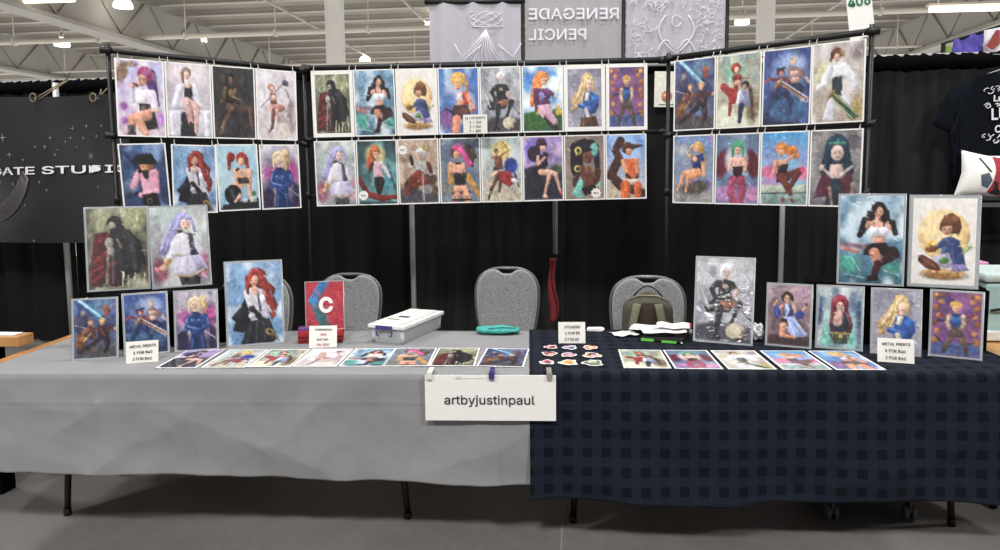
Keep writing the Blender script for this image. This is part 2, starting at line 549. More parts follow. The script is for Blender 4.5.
ART = dict(
# top row, panel beside the vinyl banner
L1="B b8b8e0 d9c9d0;N f0e6e0 5 .7;N a24fa8 9 .35;E 10 25 14 22 20 8a6a55 5;E 28 8 18 6 0 8a7060 4;E 12 95 9 9 0 a45fb4 6;E 14 125 10 9 0 b06cb8 6;E 92 120 9 16 0 b078c0 6;C 72 28 84 90 14 7 5b2b78;E 62 28 18 18 0 a5287a;F 54 40 11 d89f84;P 44,24 68,18 74,36 60,30 a0267a;C 48 62 30 84 8 6 d8d0e0;C 30 84 33 56 6 5 cfc6d8;E 33 52 5 6 0 d8a084;E 40 50 7 4 20 6a4436;P 40,60 70,58 84,110 42,108 e2dae6;E 50 80 13 11 0 e8e0ea;P 44,88 70,88 72,104 46,104 3c2a34;C 76 66 82 100 8 7 dcd4e2;C 82 102 50 108 6 4 d9b0a0;P 48,104 80,104 86,140 60,144 2e2228;C 62 112 30 122 12 10 d89a7c;C 30 122 26 146 9 8 d0906c;C 42 122 56 150 10 8 dda182;P 18,134 34,132 36,155 16,155 4a3c3a;N ffffff 11 .12",
L2="B cfc4c8 b8b0c0;N 9c94a4 5 .6;E 50 20 40 26 0 ddd4d8 18;P 0,100 100,96 100,155 0,155 cfccd6 3;P 30,102 62,98 64,155 26,155 2c2c38;C 8 110 10 150 4 5 e2e0ea 4;C 88 104 90 150 5 6 e4e2ec 4;E 46 18 11 12 0 8a7466;F 46 24 8 e2bfb0;C 36 18 38 38 4 3 8a7060;P 30,44 62,42 72,92 16,96 d6d0dc;C 30 50 16 90 8 7 dcd8e4;C 64 46 74 88 7 7 dcd8e4;P 40,42 58,42 60,84 38,84 2e2c34;E 48 44 9 7 0 e4c4b6;C 44 80 66 92 10 9 dcb6b0;C 66 92 64 146 8 4 d8b0aa;C 46 86 52 126 9 6 caa2a0;C 52 126 56 148 4 4 3a3034",
L3="B 2c2d38 24242c;N 3c3c46 6 .7;N 4c3a34 10 .3;E 40 22 10 9 0 14141a;F 42 28 7 8a6450;C 34 22 32 48 4 5 121218;P 28,42 56,42 60,78 30,80 1c1a1e;E 44 56 7 9 0 806844;C 30 46 22 74 4 4 6e5440;C 54 48 50 66 4 3 6e5440;C 46 64 70 72 2 1.5 94826a;P 26,78 62,74 64,94 30,98 181618;C 36 86 88 92 8 7 5a4240;C 88 90 94 140 6 3 6a4c46;C 44 92 24 122 7 5 5e4644;C 24 122 14 146 4 3 7a5c4c;C 14 84 24 60 1.5 2 5c4c30;E 44 90 4 6 0 8a7444;N 8a7a50 16 .12",
L4="B dcd6de d2c8ca;N e8e4ea 5 .6;N b8a0a0 11 .3;E 76 118 24 34 20 b4a4a8 8;E 66 136 22 18 0 d6c8c2 6;E 86 84 9 18 10 a69498 5;C 8 84 70 26 1 1 5c4a50;E 74 26 9 7 10 5a5560 2;C 74 40 90 70 1.5 1 8a8088;E 36 38 9 8 0 a8785c;F 38 42 6 dcb4a0;P 32,50 48,50 52,76 34,76 8a5c58;E 42 62 8 7 0 ddb6a4;P 28,78 56,74 64,92 34,98 c09080;E 60 84 12 8 0 a86c66;C 42 90 36 130 6 4 7a4c54;C 50 90 52 112 5 4 d0a498;C 36 130 28 140 3 2 6a4048;N 4a3a40 16 .14",
L5="B 4a6c9c 2c3c64;N 92a8d0 5 .8;N 1c2440 7 .6;C 8 16 40 56 3 7 1e2848 8;C 95 70 70 110 5 10 3a4270 8;E 56 44 17 16 0 b5693c;F 52 50 10 d8a078;C 36 34 74 40 9 6 221c26;P 34,22 70,20 78,36 40,46 1e1a22;P 38,62 70,58 78,110 44,114 e0a8bc;C 36 66 22 92 8 7 dc9cb4;C 24 92 38 60 7 5 dea6bc;E 40 60 5 5 0 2a2430;C 74 64 74 104 8 7 d898b0;C 74 106 38 114 7 6 e2a8be;E 28 110 5 5 0 2a2430;P 44,58 62,58 58,78 48,78 2c2a32;P 40,112 74,110 84,155 40,155 1e1a20;E 56 128 7 7 0 6a5844;E 56 128 4 4 0 1e1a20",
L6="B 86aacc 6a94bc;N d4e0ec 5 .8;N 3c6494 8 .35;P 36,58 24,84 6,104 14,112 8,128 30,134 44,112 1a1a22;P 24,84 8,102 22,106 34,92 30303c 3;P 38,24 46,12 60,10 72,18 74,36 90,52 86,66 94,84 88,104 80,112 74,92 66,66 46,58 36,60 34,40 7a2622;P 40,50 50,46 64,52 74,54 80,66 74,92 76,112 42,112 40,86 c4c0cc;C 38 58 46 94 8 6 cfccd6;E 64 72 8 9 0 dcd8e2;C 76 60 80 92 6 5 b8b4c2;C 66 30 78 78 7 6 8c2e28;C 74 60 86 104 5 3 98342c;C 62 22 70 60 5 4 a43a30;C 38 28 38 58 4 3 94302a;C 56 56 60 92 2 2 2a2a34;C 44 88 58 106 6 5 24242c;E 44 102 6 6 0 c4c0cc;C 56 100 76 130 5 4 1e1e26;P 38,112 76,108 90,148 80,155 22,155 24262e;C 44 114 34 152 1 1 4c4e58;C 54 114 50 154 1 1 4c4e58;C 64 112 68 154 1 1 4c4e58;C 72 112 82 150 1 1 4c4e58;E 76 134 8 6 30 a8884c;E 76 134 5 3 30 2a2a30;C 84 140 94 154 2 1 8c7444;C 50 48 52 58 4 5 d8a88c;F 50 34 9 dea890;P 38,26 48,12 60,14 68,28 58,22 50,24 44,34 40,44 a8362c;C 46 18 40 40 3 2 bc4438",
L7="B a8c8d8 86b0c8;N c8dce4 5 .6;P 8,142 100,128 100,155 0,155 2a2a30;E 34 28 11 12 0 9a2a22;C 30 36 28 56 5 4 8a2620;E 62 32 15 16 0 a83024;F 60 40 9 e4b698;C 74 34 76 56 5 4 9a2a22;P 40,58 82,56 80,96 46,102 dcae92;C 44 62 52 120 7 5 e0b498;C 80 64 76 118 7 5 e2b69a;P 36,86 60,92 58,106 30,106 e0b294;E 34 118 22 24 0 1c1c20;C 30 108 38 132 4 3 50565a 5;C 46 60 52 56 3 3 3a2a2a;C 52 122 38 136 5 3 e0b498;C 76 120 82 134 5 4 dcae92;P 46,78 76,78 78,92 50,94 4a3a3a;E 88 118 6 7 0 2a6a3c;E 64 134 7 5 0 c0c8cc;P 78,126 94,124 94,138 80,138 b8c4c0",
L8="B c4bccc 443060;N e4dce4 5 .7;E 22 66 20 18 0 b45c9c 14;E 84 62 16 26 0 b84c94 14;E 60 80 40 14 0 a84890 16;N 2c2048 8 .4;P 0,112 20,98 34,120 30,155 0,155 34284c 8;P 84,90 100,100 100,155 78,155 34284c 8;C 66 20 72 44 8 6 c8ac80;C 70 40 66 62 5 3 b89868;E 66 18 9 10 0 d4b88c;C 34 26 32 48 4 2 d0b488;E 47 28 15 15 0 d8c098;C 46 46 48 56 5 6 d4ac98;F 45 36 9.5 e6c4b0;P 34,32 36,18 50,12 62,22 62,40 56,28 46,22 38,30 e8d4ac;C 34 26 33 56 3 2 e4cca0;C 58 34 60 62 3 2 d4b888;P 40,54 54,54 72,66 74,92 66,120 36,120 34,90 30,70 1e3c74;C 44 56 52 58 2 2 16284c;E 41 80 9 8 0 2c5496;E 38 77 3.5 2.5 -20 90b0e0 3;E 58 80 8 8 0 284c8c;E 57 77 3 2 0 7c9cd4 3;C 32 68 26 94 7 6 24447e;C 28 70 24 88 1.2 1 88a8dc 2;C 26 96 58 104 6 6 2a4e90;C 28 93 54 100 1.2 1 90b4e8 2;C 72 66 78 90 7 6 22407a;C 78 92 48 110 6 5 264888;C 76 72 80 88 1.2 1 7c9cd4 2;E 24 104 6 5 0 3058a0;P 36,116 68,114 76,155 30,155 1c3468;C 40 124 38 150 1.5 1 5c80bc 3;C 62 122 66 150 1.5 1 4c70ac 3;C 72 108 98 128 .9 .9 c8b8d8 1",
# top row, centre panel
C1="B 989880 5c5444;N d0d0b4 5 .8;N 34342c 7 .6;E 78 20 20 24 0 acb088 10;E 22 24 14 22 0 a8a888 8;E 46 28 13 14 0 26262a;C 54 28 60 46 6 4 222226;F 42 34 7 b0a49a;P 38,40 52,34 70,40 84,58 92,96 88,122 78,130 60,150 36,150 34,90 24262c;P 56,38 72,44 80,70 60,60 34363c;P 14,48 34,44 44,62 42,100 50,150 4,150 6,90 5c2226;C 8 140 44 104 3 4 8a2a2e;C 10 104 40 76 4 4 862c30;C 14 70 36 52 5 4 7a282c;C 4 122 24 112 2 3 a03438;E 36 66 7 10 0 b8b4b0;E 38 82 6 8 0 a8a4a0;C 34 88 30 146 2 3 8c8680;C 42 90 40 144 2 2 6c6660;C 60 60 60 140 3 4 16181c;C 74 70 80 120 4 3 3c3e44;C 86 64 94 108 3 3 18181c;C 50 60 56 76 2 2 8a8478;C 56 152 58 124 1.5 1.5 d4ccb0 1;C 66 152 66 130 1.5 1 ccc4a8 1;C 74 154 78 126 1.5 1 d4ccb4 1;C 84 152 84 138 1.5 1 c8c0a4 1;C 92 150 94 128 1.5 1 d0c8ac 1;N 0e0e10 16 .3",
C2="B 84acc8 3c6c80;N d4e4ee 5 .9;N 28566c 7 .4;E 50 50 20 30 0 c8dce8 16;E 16 122 16 16 0 4ca898 10;E 86 128 14 12 0 48988c 10;C 2 86 46 92 3 6 8c7080 5;C 6 94 30 100 4 3 c08478 3;P 50,18 58,10 68,12 74,22 76,48 68,58 64,40 52,44 46,56 44,36 2a1c22;C 46 30 44 58 4 2 34242a;C 74 28 78 56 4 2 2a1c22;C 60 38 60 46 4 5 d8a48c;F 61 28 8 e0ac94;P 50,26 58,12 70,18 70,26 62,18 54,32 301f26;P 46,48 58,44 76,48 78,60 72,76 52,76 d8a48c;P 50,52 58,56 66,56 74,50 78,62 74,72 50,72 46,60 e0dee4;E 56 63 7 7 0 eae8ee;E 71 63 7 7 0 e4e2e8;C 54 46 54 54 1.5 1.5 2a2430 1;C 70 46 70 54 1.5 1.5 2a2430 1;C 46 50 38 60 5 5 d8a088;C 38 60 32 70 5 5 2a2028;C 32 70 38 46 4.5 4.5 241c24;E 40 42 6 5 0 30262e;C 78 50 86 62 5 4 d8a088;C 88 66 84 48 4.5 4 2a2028;E 82 46 6 5 0 30262e;P 54,74 72,74 72,86 52,86 d8a088;P 50,84 74,82 84,100 66,106 38,106 40,96 1e1e24;C 44 88 36 102 1 1 5c5c64 1;P 60,92 90,88 96,100 88,112 62,106 2a1c22;C 88 104 62 122 8 5 3c2028;C 56 100 62 118 8 7 c88c74;C 62 120 56 142 7 5 4a1e26;P 46,142 62,138 64,150 44,152 2a161c;C 20 110 34 134 1 1 b0dcd4 2;C 74 132 96 140 1 1 b0dcd4 2;C 10 140 40 146 1 1 a8d0cc 2",
C3="B e6e2dc e2deda;E 50 66 41 45 0 e8c88c 2;E 44 54 30 32 0 f2dcaa 16;E 52 138 36 9 0 a87c44 4;E 48 133 30 5 0 c89c5c 3;C 22 136 30 128 2 1 d0a868 2;C 78 136 84 128 2 1 d0a868 2;P 44,44 50,30 62,26 74,34 78,52 74,64 50,62 42,56 6a4028;E 60 40 14 10 -10 8a5a36;F 55 56 9 c89878;P 46,50 52,40 66,42 70,56 62,48 52,50 74482c;P 48,72 60,68 74,74 82,98 86,120 62,122 46,100 46588c;P 50,74 58,72 58,96 48,96 5c70a4 3;C 50 80 34 92 6 4 42548a;C 70 80 76 112 5 6 38487c;E 30 92 9 6 0 8a5430;E 30 87 9 4 0 b07840 2;E 28 82 5 5 0 e4bc48;E 36 83 5 3 0 ecd070;P 36,104 58,98 66,116 60,126 36,122 b8b0c4;E 52 112 8 6 0 5c9050;E 48 110 4 3 0 80b468 2;P 10,104 18,102 40,116 48,128 40,132 22,126 10,114 6a3c2a;C 16 108 38 124 2 3 8c5840;P 62,118 84,118 92,128 66,132 8c7cac;C 80 98 92 86 2 3 94ac68 4",
C4="B 4684c8 5c80b8;N c4dcf0 4 .8;N 244c90 7 .35;E 20 120 22 26 0 8a5c98 14;E 50 26 20 18 0 dcae50;C 66 18 72 40 6 5 c8a070;C 72 40 70 54 5 4 c09060;F 48 40 11 ecb090;P 32,26 58,20 68,34 42,34 e6be60;P 44,58 66,56 72,90 44,92 dc9c7c;P 46,60 60,58 60,76 44,78 dcd8dc;P 58,54 78,60 80,84 62,88 c43c2c;C 74 66 88 96 7 6 e0a080;C 88 96 72 108 5 5 dc9878;P 36,88 74,86 84,124 30,118 4a3430;C 16 96 70 124 3 5 2a2c4c;E 60 104 12 9 0 7a5038;C 44 122 40 155 11 9 e89c78;C 70 124 74 155 11 9 e89878;N 9c3c5c 6 .15",
C5="B c4c4c8 8c8c9c;N d8d8dc 5 .5;N 5c6478 7 .45;P 0,128 30,118 100,124 100,155 0,155 4c4a54 8;N 3c3c48 10 .15;C 54 16 60 16 8 6 dcdce0;E 52 20 11 11 0 d6d6dc;F 53 26 7 d0b8ae;P 42,20 52,10 62,16 62,24 52,18 44,28 e8e8ec;C 52 34 52 40 3 4 c8b0a6;P 38,42 48,38 62,40 66,48 62,70 40,70 22242a;C 38 46 28 58 6 5 2a2c32;C 28 58 34 74 5 4 24262c;C 64 46 72 60 5 4 24262c;C 72 60 68 76 4 3 c4a498;E 52 52 5 4 0 c4a89c;P 38,68 62,64 74,82 60,100 20,102 14,92 2a2c34;C 24 76 18 98 2 1 6a6c74;C 40 74 34 100 1 1 6a6c74;E 50 88 12 8 -10 a8705c;C 58 84 80 84 7 6 9c6854;C 78 82 66 116 6 3 26282e;C 66 116 62 124 4 3 1e2026;C 44 92 40 124 7 5 2a2c32;C 40 124 36 146 5 3 202228;P 30,146 44,142 46,150 26,152 1a1c22;E 72 134 17 15 0 c0b49c;E 70 130 10 8 0 d4cab4 5;E 76 148 4 3 0 5c4438 2;E 86 138 5 7 0 7c6450 2;C 80 90 98 112 2 2 34343c;C 84 94 96 108 .7 .7 c8c8cc 1;C 10 60 24 96 .8 .8 e8e8ea 1;C 84 30 96 46 .8 .8 e8e8ea 1;C 76 50 92 70 .6 .6 e0e0e4 1;C 12 20 28 40 .8 .8 e0e0e4 1",
C6="B 5a9cdc 8cb8dc;N e4f0f6 4 1;E 80 42 24 18 0 e8f0f6 10;E 20 30 16 12 0 3c84d0 8;P 0,112 40,104 100,100 100,155 0,155 3c6c34 4;N 2c5024 9 .2;E 92 110 9 8 0 d8c040 4;E 88 96 5 4 0 d8a840 3;C 40 30 24 84 14 8 e08838;C 30 60 22 92 9 5 d67c30;E 50 26 17 16 0 e2883c;F 54 34 9 e8b898;P 42,18 60,12 62,26 46,28 e89448;P 38,52 66,52 70,92 36,94 6c3468;E 46 70 8 9 0 9a8cd0;E 62 72 8 9 0 582858;C 34 58 34 104 8 5 6a3264;C 68 62 82 72 6 4 6a3264;C 82 72 90 52 3 3 dcd0b0;P 36,92 70,90 76,112 40,114 c8a4b8;C 50 108 62 122 11 9 d8b0c4;C 62 122 82 150 10 8 3c2434;C 60 112 80 132 9 8 c49cb0;C 42 100 36 112 2 2 d8b040",
C7="B 8c8a9c a8a4b0;N b8b4c4 4 .6;N 747488 5 .4;P 50,24 40,34 30,56 14,74 6,92 16,98 8,108 22,112 34,100 46,78 56,60 c4a470;C 46 40 24 84 7 4 dcc08c;C 52 52 30 98 5 3 b89460;C 38 60 16 92 3 2 e8d0a0;C 50 60 34 100 3 2 e4cc98;E 60 28 17 18 0 d4b47c;C 74 34 76 58 6 3 c4a068;C 62 52 62 60 5 6 d8ac94;F 64 41 10.5 ecc8b0;P 48,44 50,22 62,14 76,24 78,44 72,30 64,24 56,34 e4cc98;C 52 32 48 58 3 2 e8d0a0;C 76 34 77 52 2.5 1.5 e0c490;P 48,64 60,60 74,62 90,80 92,100 82,118 50,130 44,108 2858a0;E 80 80 12 13 0 3470bc;C 84 90 70 114 8 6 245098;P 54,62 66,64 60,86 50,84 dcd4c4;C 36 98 66 108 7 7 2c62b0;C 38 95 64 103 1.5 1.5 6c98dc 2;C 54 110 66 146 6 6 ccc4b4;P 38,130 84,126 92,155 36,155 64402f;C 48 134 46 155 3 3 8c6448;C 74 130 78 155 3 3 4c3024",
C8="B 5c4474 8c5090;N a864a8 5 .6;P 0,124 100,122 100,155 0,155 4c6498 8;N b87848 8 .12;E 8 10 8 8 0 b0703c 3;E 18 24 6 6 0 c88c50 3;E 8 40 7 8 0 a8683c 3;E 14 58 6 6 0 c08448 3;E 6 76 6 8 0 98603c 3;E 12 96 7 7 0 b87c44 3;E 8 118 8 9 0 a87444 3;E 22 8 6 5 0 8c5c4c 3;E 92 10 8 8 0 b4743c 3;E 82 22 6 6 0 c48848 3;E 92 38 7 8 0 a86c40 3;E 88 58 6 6 0 c48a50 3;E 94 76 6 8 0 9c643c 3;E 88 98 7 7 0 b47c4c 3;E 92 118 8 9 0 ac7848 3;E 78 8 6 5 0 945c4c 3;E 8 10 3 3 0 e0b070 2;E 92 10 3 3 0 e0b070 2;E 12 96 3 3 0 e0b478 2;E 88 98 3 3 0 e0b070 2;C 16 56 38 62 2 2 8c2c40;C 62 62 88 54 2 2 8c2c40;C 14 70 36 72 3 4 3c3468;C 6 106 24 126 1.2 1.2 282c54 1;C 24 126 50 134 1.2 1.2 282c54 1;C 50 134 90 118 1.2 1.2 282c54 1;C 50 44 50 52 4 5 c89474;E 49 32 11 11 0 cc9c40;F 49 39 7.5 e4b490;P 38,38 38,26 50,20 62,28 61,40 56,30 48,34 42,30 e0b450;P 38,54 50,50 62,54 66,70 62,92 40,92 36,68 28508c;P 42,54 50,60 60,54 58,50 50,52 44,50 203c70;E 44 66 6 6 0 3c6cac 4;E 57 66 6 6 0 3868a8 4;C 36 58 32 74 5 4 c4a890;C 32 74 42 96 4.5 4 bca08c;C 64 58 66 76 5 4 c4a890;C 66 76 56 98 4.5 4 b49884;E 48 100 5 5 0 6c5040;C 40 86 60 86 2 2 6c4c38;P 38,90 62,90 70,112 52,108 34,114 5c5048;P 34,112 46,108 40,124 32,134 26,132 6c5844;C 30 134 26 148 5 4 5c4438;P 54,108 68,110 76,132 68,134 60,122 6c5844;C 70 134 74 148 5 4 5c4438",
# bottom row, centre panel
C9="B b4c4c0 94909c;N dce4e0 4 .9;N a47890 7 .3;E 12 122 16 24 0 8a4c64 10;E 14 120 7 7 0 b07050 3;E 88 112 12 26 0 b07490 8;C 84 80 92 140 5 3 c08ca8 5;C 20 140 6 120 4 3 b86c88 5;P 44,22 34,30 24,66 10,88 22,96 32,80 44,58 46,38 8c88bc;C 40 30 26 84 5 4 a8a4d4;C 36 34 16 84 3 3 b8b4e0;C 44 40 34 74 4 3 9c98c8;E 57 26 16 16 0 a49ecc;C 50 50 52 50 5 5 4a2c3c;F 62 34 10 ecc8b8;P 44,36 46,20 60,10 74,20 76,32 68,24 64,30 58,22 52,34 48,42 b4aedc;C 74 28 78 50 3 2 a8a2d0;P 46,54 58,50 78,54 84,96 56,98 4c4460;P 44,54 56,50 66,56 68,100 50,96 28,90 34,70 dcd8e2;C 30 92 66 101 1.5 1.5 c8a048 1;P 74,54 84,64 92,94 84,98 76,80 d0ccd8;C 36 92 26 106 7 6 d8d4e0;C 28 104 20 116 5 4 d09c50;E 18 118 6 6 0 e0b8a4;P 44,98 84,96 98,124 84,132 60,138 36,132 34,120 c8c2dc;P 50,100 62,100 60,134 44,130 dcd8ea 3;P 70,98 80,98 92,122 78,128 b4aed0 3;C 36 132 62 139 1.3 1.3 c8a048 1;C 62 139 96 126 1.3 1.3 c8a048 1;P 44,136 62,140 84,134 82,155 48,155 24222c;N ffffff 12 .06",
C10="B 2c4c54 6ca0a4;N 8cc4c4 5 .8;N 1c3038 7 .5;E 46 34 24 24 0 c8b884 14;E 70 90 26 30 0 4c94a0 14;C 42 30 28 62 12 7 b85c34;E 46 24 13 13 0 c46838;F 49 34 8 ecc0a4;P 38,22 50,14 58,26 46,28 cc7440;P 40,52 60,50 66,88 40,92 d8b0bc;C 38 56 30 74 5 4 4a2c30;C 62 54 82 88 5 4 dcd0d4;C 76 52 96 120 1.5 1.5 3c2c34;P 42,88 66,88 68,104 42,108 2c2430;C 48 102 54 136 7 5 26202a;C 62 100 56 124 7 5 30242e;C 2 92 22 130 6 8 7c2c24;C 22 130 60 142 8 8 8c3024;C 60 142 100 138 8 6 802a22;P 0,148 100,150 100,155 0,155 28505c",
C11="B c4ac98 a08878;N d8c8b4 4 .7;N 8c6c58 7 .4;P 0,120 100,124 100,155 0,155 4c4858 6;E 80 96 18 20 0 5c4438 6;E 86 124 14 14 0 6a5444 4;E 30 112 20 20 0 3c3430 8;E 58 32 15 16 0 bcbcbc;C 62 16 74 24 5 6 a89c5c;F 54 38 8 dcac90;P 42,28 60,20 68,34 50,32 d8d8d8;P 38,54 74,52 78,84 42,86 b4b0ac;E 34 62 10 9 0 c8c4c0;C 34 58 30 36 5 4 3c302c;E 84 76 13 12 0 a8a49c;C 76 58 82 78 6 6 6c3028;C 50 84 34 96 11 10 8c3828;C 34 96 14 134 8 4 7c3024;C 54 88 66 104 11 9 9c4030;C 66 104 34 112 7 5 7c2c24;E 72 122 12 12 0 8c8c8c 3;C 60 84 62 150 1.5 2 c0b8ac 2",
C12="B 64748c 6c7c90;N 8c9cac 5 .7;N 8c8468 6 .4;E 14 120 16 20 0 7c7c74 14;C 22 68 26 104 6 8 c89444 4;C 70 92 98 140 8 6 d0983c 4;P 62,8 90,30 84,70 70,66 60,24 4a403c;C 78 20 90 44 4 5 5c4c40;E 40 30 15 16 0 6c4438;F 42 38 9 e0a888;P 28,20 50,8 84,62 72,72 50,34 d84c94;P 26,60 62,58 64,84 32,86 e4ac90;C 26 62 24 84 6 4 dca488;C 40 60 52 60 3 3 2c2024;P 32,84 68,82 62,116 36,116 22242e;E 42 90 9 8 0 2a2c38;E 60 90 8 8 0 2a2c38;P 34,114 66,114 72,134 28,134 e4aa8c;C 30 134 72 132 4 4 2a2020;C 40 140 36 155 10 8 dca080;C 64 138 70 155 10 8 dca080;C 30 150 74 150 3 3 2c2224",
C13="B b4c4c4 b0a894;N dce4e4 4 .8;E 50 30 24 24 0 e0c470 14;P 0,100 100,108 100,155 0,155 c8bca8 8;N 8ca0a8 7 .3;E 74 68 18 20 0 2c4098 5;C 84 90 94 120 4 2 3c4468;E 36 32 6 6 0 3c2820;F 37 36 4 b07850;P 30,42 50,42 54,76 34,80 7c4c38;C 34 46 26 48 3 3 a86c4c;C 50 42 62 34 3 2 9c6044;C 52 8 68 28 1 1 8c2c2c;C 68 28 62 60 1 1 8c2c2c;P 34,80 70,82 88,104 70,122 40,104 a02c34;E 32 76 6 6 0 3a2a24;C 36 84 26 92 4 4 dcc0a0;C 38 96 22 126 6 4 6c3c30;C 22 126 14 150 4 3 4c3830;E 84 106 10 6 20 d8d8d8 3;C 46 108 42 132 5 3 5c3c34",
C14="B a890c8 8c7c94;N dcc4e0 5 .9;N 7c5ca8 6 .5;E 20 30 18 26 0 8878d8 14;P 0,76 30,70 100,84 100,155 0,155 2c2c3c 6;E 84 80 16 12 0 4c5c44 6;N 1c1c2c 8 .25;E 26 40 16 20 0 2c2434;E 46 18 15 16 0 3c2030;C 38 26 34 54 7 7 34202c;F 50 26 8 e4b4a4;P 36,14 54,8 60,22 44,22 482438;P 36,44 60,42 64,72 30,80 221a26;C 38 48 36 68 4 3 e0b0a0;C 36 68 56 50 3 3 dca898;C 60 44 54 40 5 4 2a1e2c;P 26,74 56,72 58,90 24,94 1c1822;C 44 86 68 88 7 7 dcac98;C 68 88 54 138 6 3 d8a490;C 60 84 82 92 6 6 e0b4a0;C 82 92 94 134 5 3 dcac98;E 54 146 6 5 20 e4b8a4;E 96 140 4 4 0 c04050",
C15="B 94847c a49488;N 847470 4 .5;C 30 30 30 84 18 16 241a28;E 52 26 32 20 0 281c2c;C 78 28 84 78 10 7 2c2030;E 76 34 10 16 0 7cc0b8 3;E 34 36 9 10 0 ccc468;E 34 36 5 6 0 38283a;E 32 80 9 9 0 ccc468;E 32 80 5 5 0 38283a;C 28 100 26 118 9 8 4c2c30;F 58 52 14 7c4c38;P 40,40 62,26 74,36 52,40 241a28;C 44 108 28 140 8 9 7cc8c0 3;C 74 104 90 120 5 5 74c0b8 3;C 28 140 44 152 7 4 6cb8b0 3;C 44 78 46 104 7 6 704434;C 84 88 80 112 9 8 5c3428;P 48,90 72,86 76,130 44,128 6c4030;E 60 82 10 8 0 8a5a44;P 40,128 76,118 84,136 50,148 1e1c22",
C16="B 6c9cdc c8b8a8;N a8c8ec 4 .8;P 0,110 100,124 100,155 0,155 c4b49c 10;C 36 14 22 36 11 10 4a2c24;C 22 36 34 62 9 11 50302a;C 30 62 10 98 12 12 4c2c26;C 10 98 36 124 11 13 4a2c24;C 40 126 94 144 12 10 4c2e28;C 60 30 90 26 8 3 5c3a30;E 54 32 16 15 0 5c3828;F 58 40 9 dca078;P 44,26 62,18 70,36 52,32 643e2e;P 44,58 80,58 78,108 48,112 d86828;E 56 76 9 9 0 e27430;E 74 76 8 9 0 dc6c2c;C 42 64 52 98 6 5 dca078;C 78 62 80 100 6 5 d89870;C 52 98 66 116 5 5 4a2c28;C 80 100 72 120 5 5 4c3030;P 44,108 84,108 84,122 42,120 d8ccc0;C 48 124 48 155 13 12 dc6c28;C 80 124 80 155 10 8 d4642a",
# top row, panel on the far side
R1="B 2c4488 5c6878;N 6c8cc4 5 .7;N 20284c 7 .45;E 66 20 26 20 0 5c88a8 14;P 6,0 20,0 78,54 70,60 6cb4dc 4;C 14 2 72 54 2.5 1.2 c8f0fc 3;P 0,132 30,122 100,126 100,155 0,155 4a4c54 8;N 8c8c94 14 .1;E 78 22 6 7 0 a8604c;P 70,26 86,26 84,44 72,44 8c4a3c;C 70 26 64 14 2 1 9c5c48 2;C 86 28 94 18 2 1 9c5c48 2;C 66 44 86 58 2 1.5 24304c;C 60 52 96 72 1.6 1.6 2c3850;E 22 34 7 7 0 74788c;F 22 37 5 a89c94;P 10,44 32,42 38,70 32,92 8,92 3c4060;C 12 50 4 76 4 4 4c5070;E 40 60 7 7 0 b8945c;F 40 64 5 dcae90;P 30,72 50,70 54,94 44,108 28,100 5c3840;C 48 74 58 84 4 4 7c5448;C 32 78 18 92 5 4 94603c;P 6,90 24,88 30,110 22,132 4,130 7c5034;E 20 104 8 9 0 a07048 4;E 68 58 8 7 0 c4984c;F 67 63 5.5 dcae90;P 56,70 80,70 86,84 78,106 54,104 3c2834;C 60 76 74 98 3 3 6c4848;C 80 76 96 80 5 4 54343c;E 98 80 4 4 0 c49880;P 54,100 66,96 64,112 36,132 30,124 34243a;C 34 126 12 140 6 4 2c2030;P 66,98 82,98 86,120 78,132 70,122 302434;C 78 128 74 140 5 5 281c2c;C 2 66 30 76 1 1 b8b0c0 1;C 26 108 40 90 1.5 1 c8a878 2;N c08870 15 .12",
R2="B 8ca0a0 c8bca0;N d8d4b8 5 .8;E 40 36 24 22 0 8cc0a8 14;N a88c5c 7 .35;P 0,130 100,124 100,155 0,155 dcdcc8 8;E 20 124 20 18 0 e0e0cc 8;E 84 116 16 34 0 7c7458 10;E 44 28 12 12 0 a83434;F 46 32 6 e8b8a0;P 36,42 58,42 58,62 38,64 9c2c30;E 48 60 9 6 0 e2b09a;C 36 50 76 52 2 1 8c3030;C 14 66 34 84 8 9 a03034;C 34 76 30 128 6 4 a82c30;C 44 70 40 100 6 6 a02c30;E 66 66 10 9 0 2c2430;F 64 70 5 dca890;P 48,78 78,78 80,112 50,114 8c94b4;C 54 82 50 104 5 4 dce0e8;C 58 110 54 144 7 5 2c3454;C 78 70 84 132 2 2 8c2c2c;C 78 76 84 112 5 4 5c4038",
R3="B 34448c 1e2c50;N 5470b8 4 .6;E 54 50 42 44 0 6880b4 18;E 60 30 26 20 0 9cb0d8 14;E 48 122 44 26 0 3c6490 14;N 16203c 9 .25;E 64 24 8 9 0 b8a898;F 64 29 5 e0bca4;P 52,40 60,36 70,36 80,42 84,58 76,76 58,74 54,58 94706c;E 62 50 5 5 0 dcb8a4;E 70 50 5 5 0 d4b09c;P 60,58 76,58 78,70 60,70 c4a498;C 80 44 92 62 4 3 8c7078;C 92 62 98 70 3 3 d8b4a0;P 58,72 78,70 92,82 86,94 62,88 1e2c50;E 36 46 9 8 0 78242c;F 38 50 5 cc9c84;C 30 40 46 38 3 3 20284c;P 26,58 48,56 54,70 48,86 28,84 6c2030;E 38 66 6 6 0 8c2c38;C 28 62 14 58 4 3 7c2c34;C 14 58 2 64 3 2 a84844;C 48 60 60 72 4 3 783038;P 28,66 36,60 98,102 99,112 92,112 c4c0cc 1.5;P 30,68 36,64 96,104 94,110 6c3438 1.5;C 40 72 92 106 1 1 d8a060 1;C 26 76 40 62 2.5 2.5 a8844c 2;C 38 84 22 104 8 6 1c2c5c;C 22 104 8 134 5 3 1e3060;C 46 86 60 108 8 6 223464;C 60 108 62 134 5 4 26386c;E 50 124 5 12 0 3c5078;C 6 140 22 142 3 2 2c406c;N 98b0d8 15 .1",
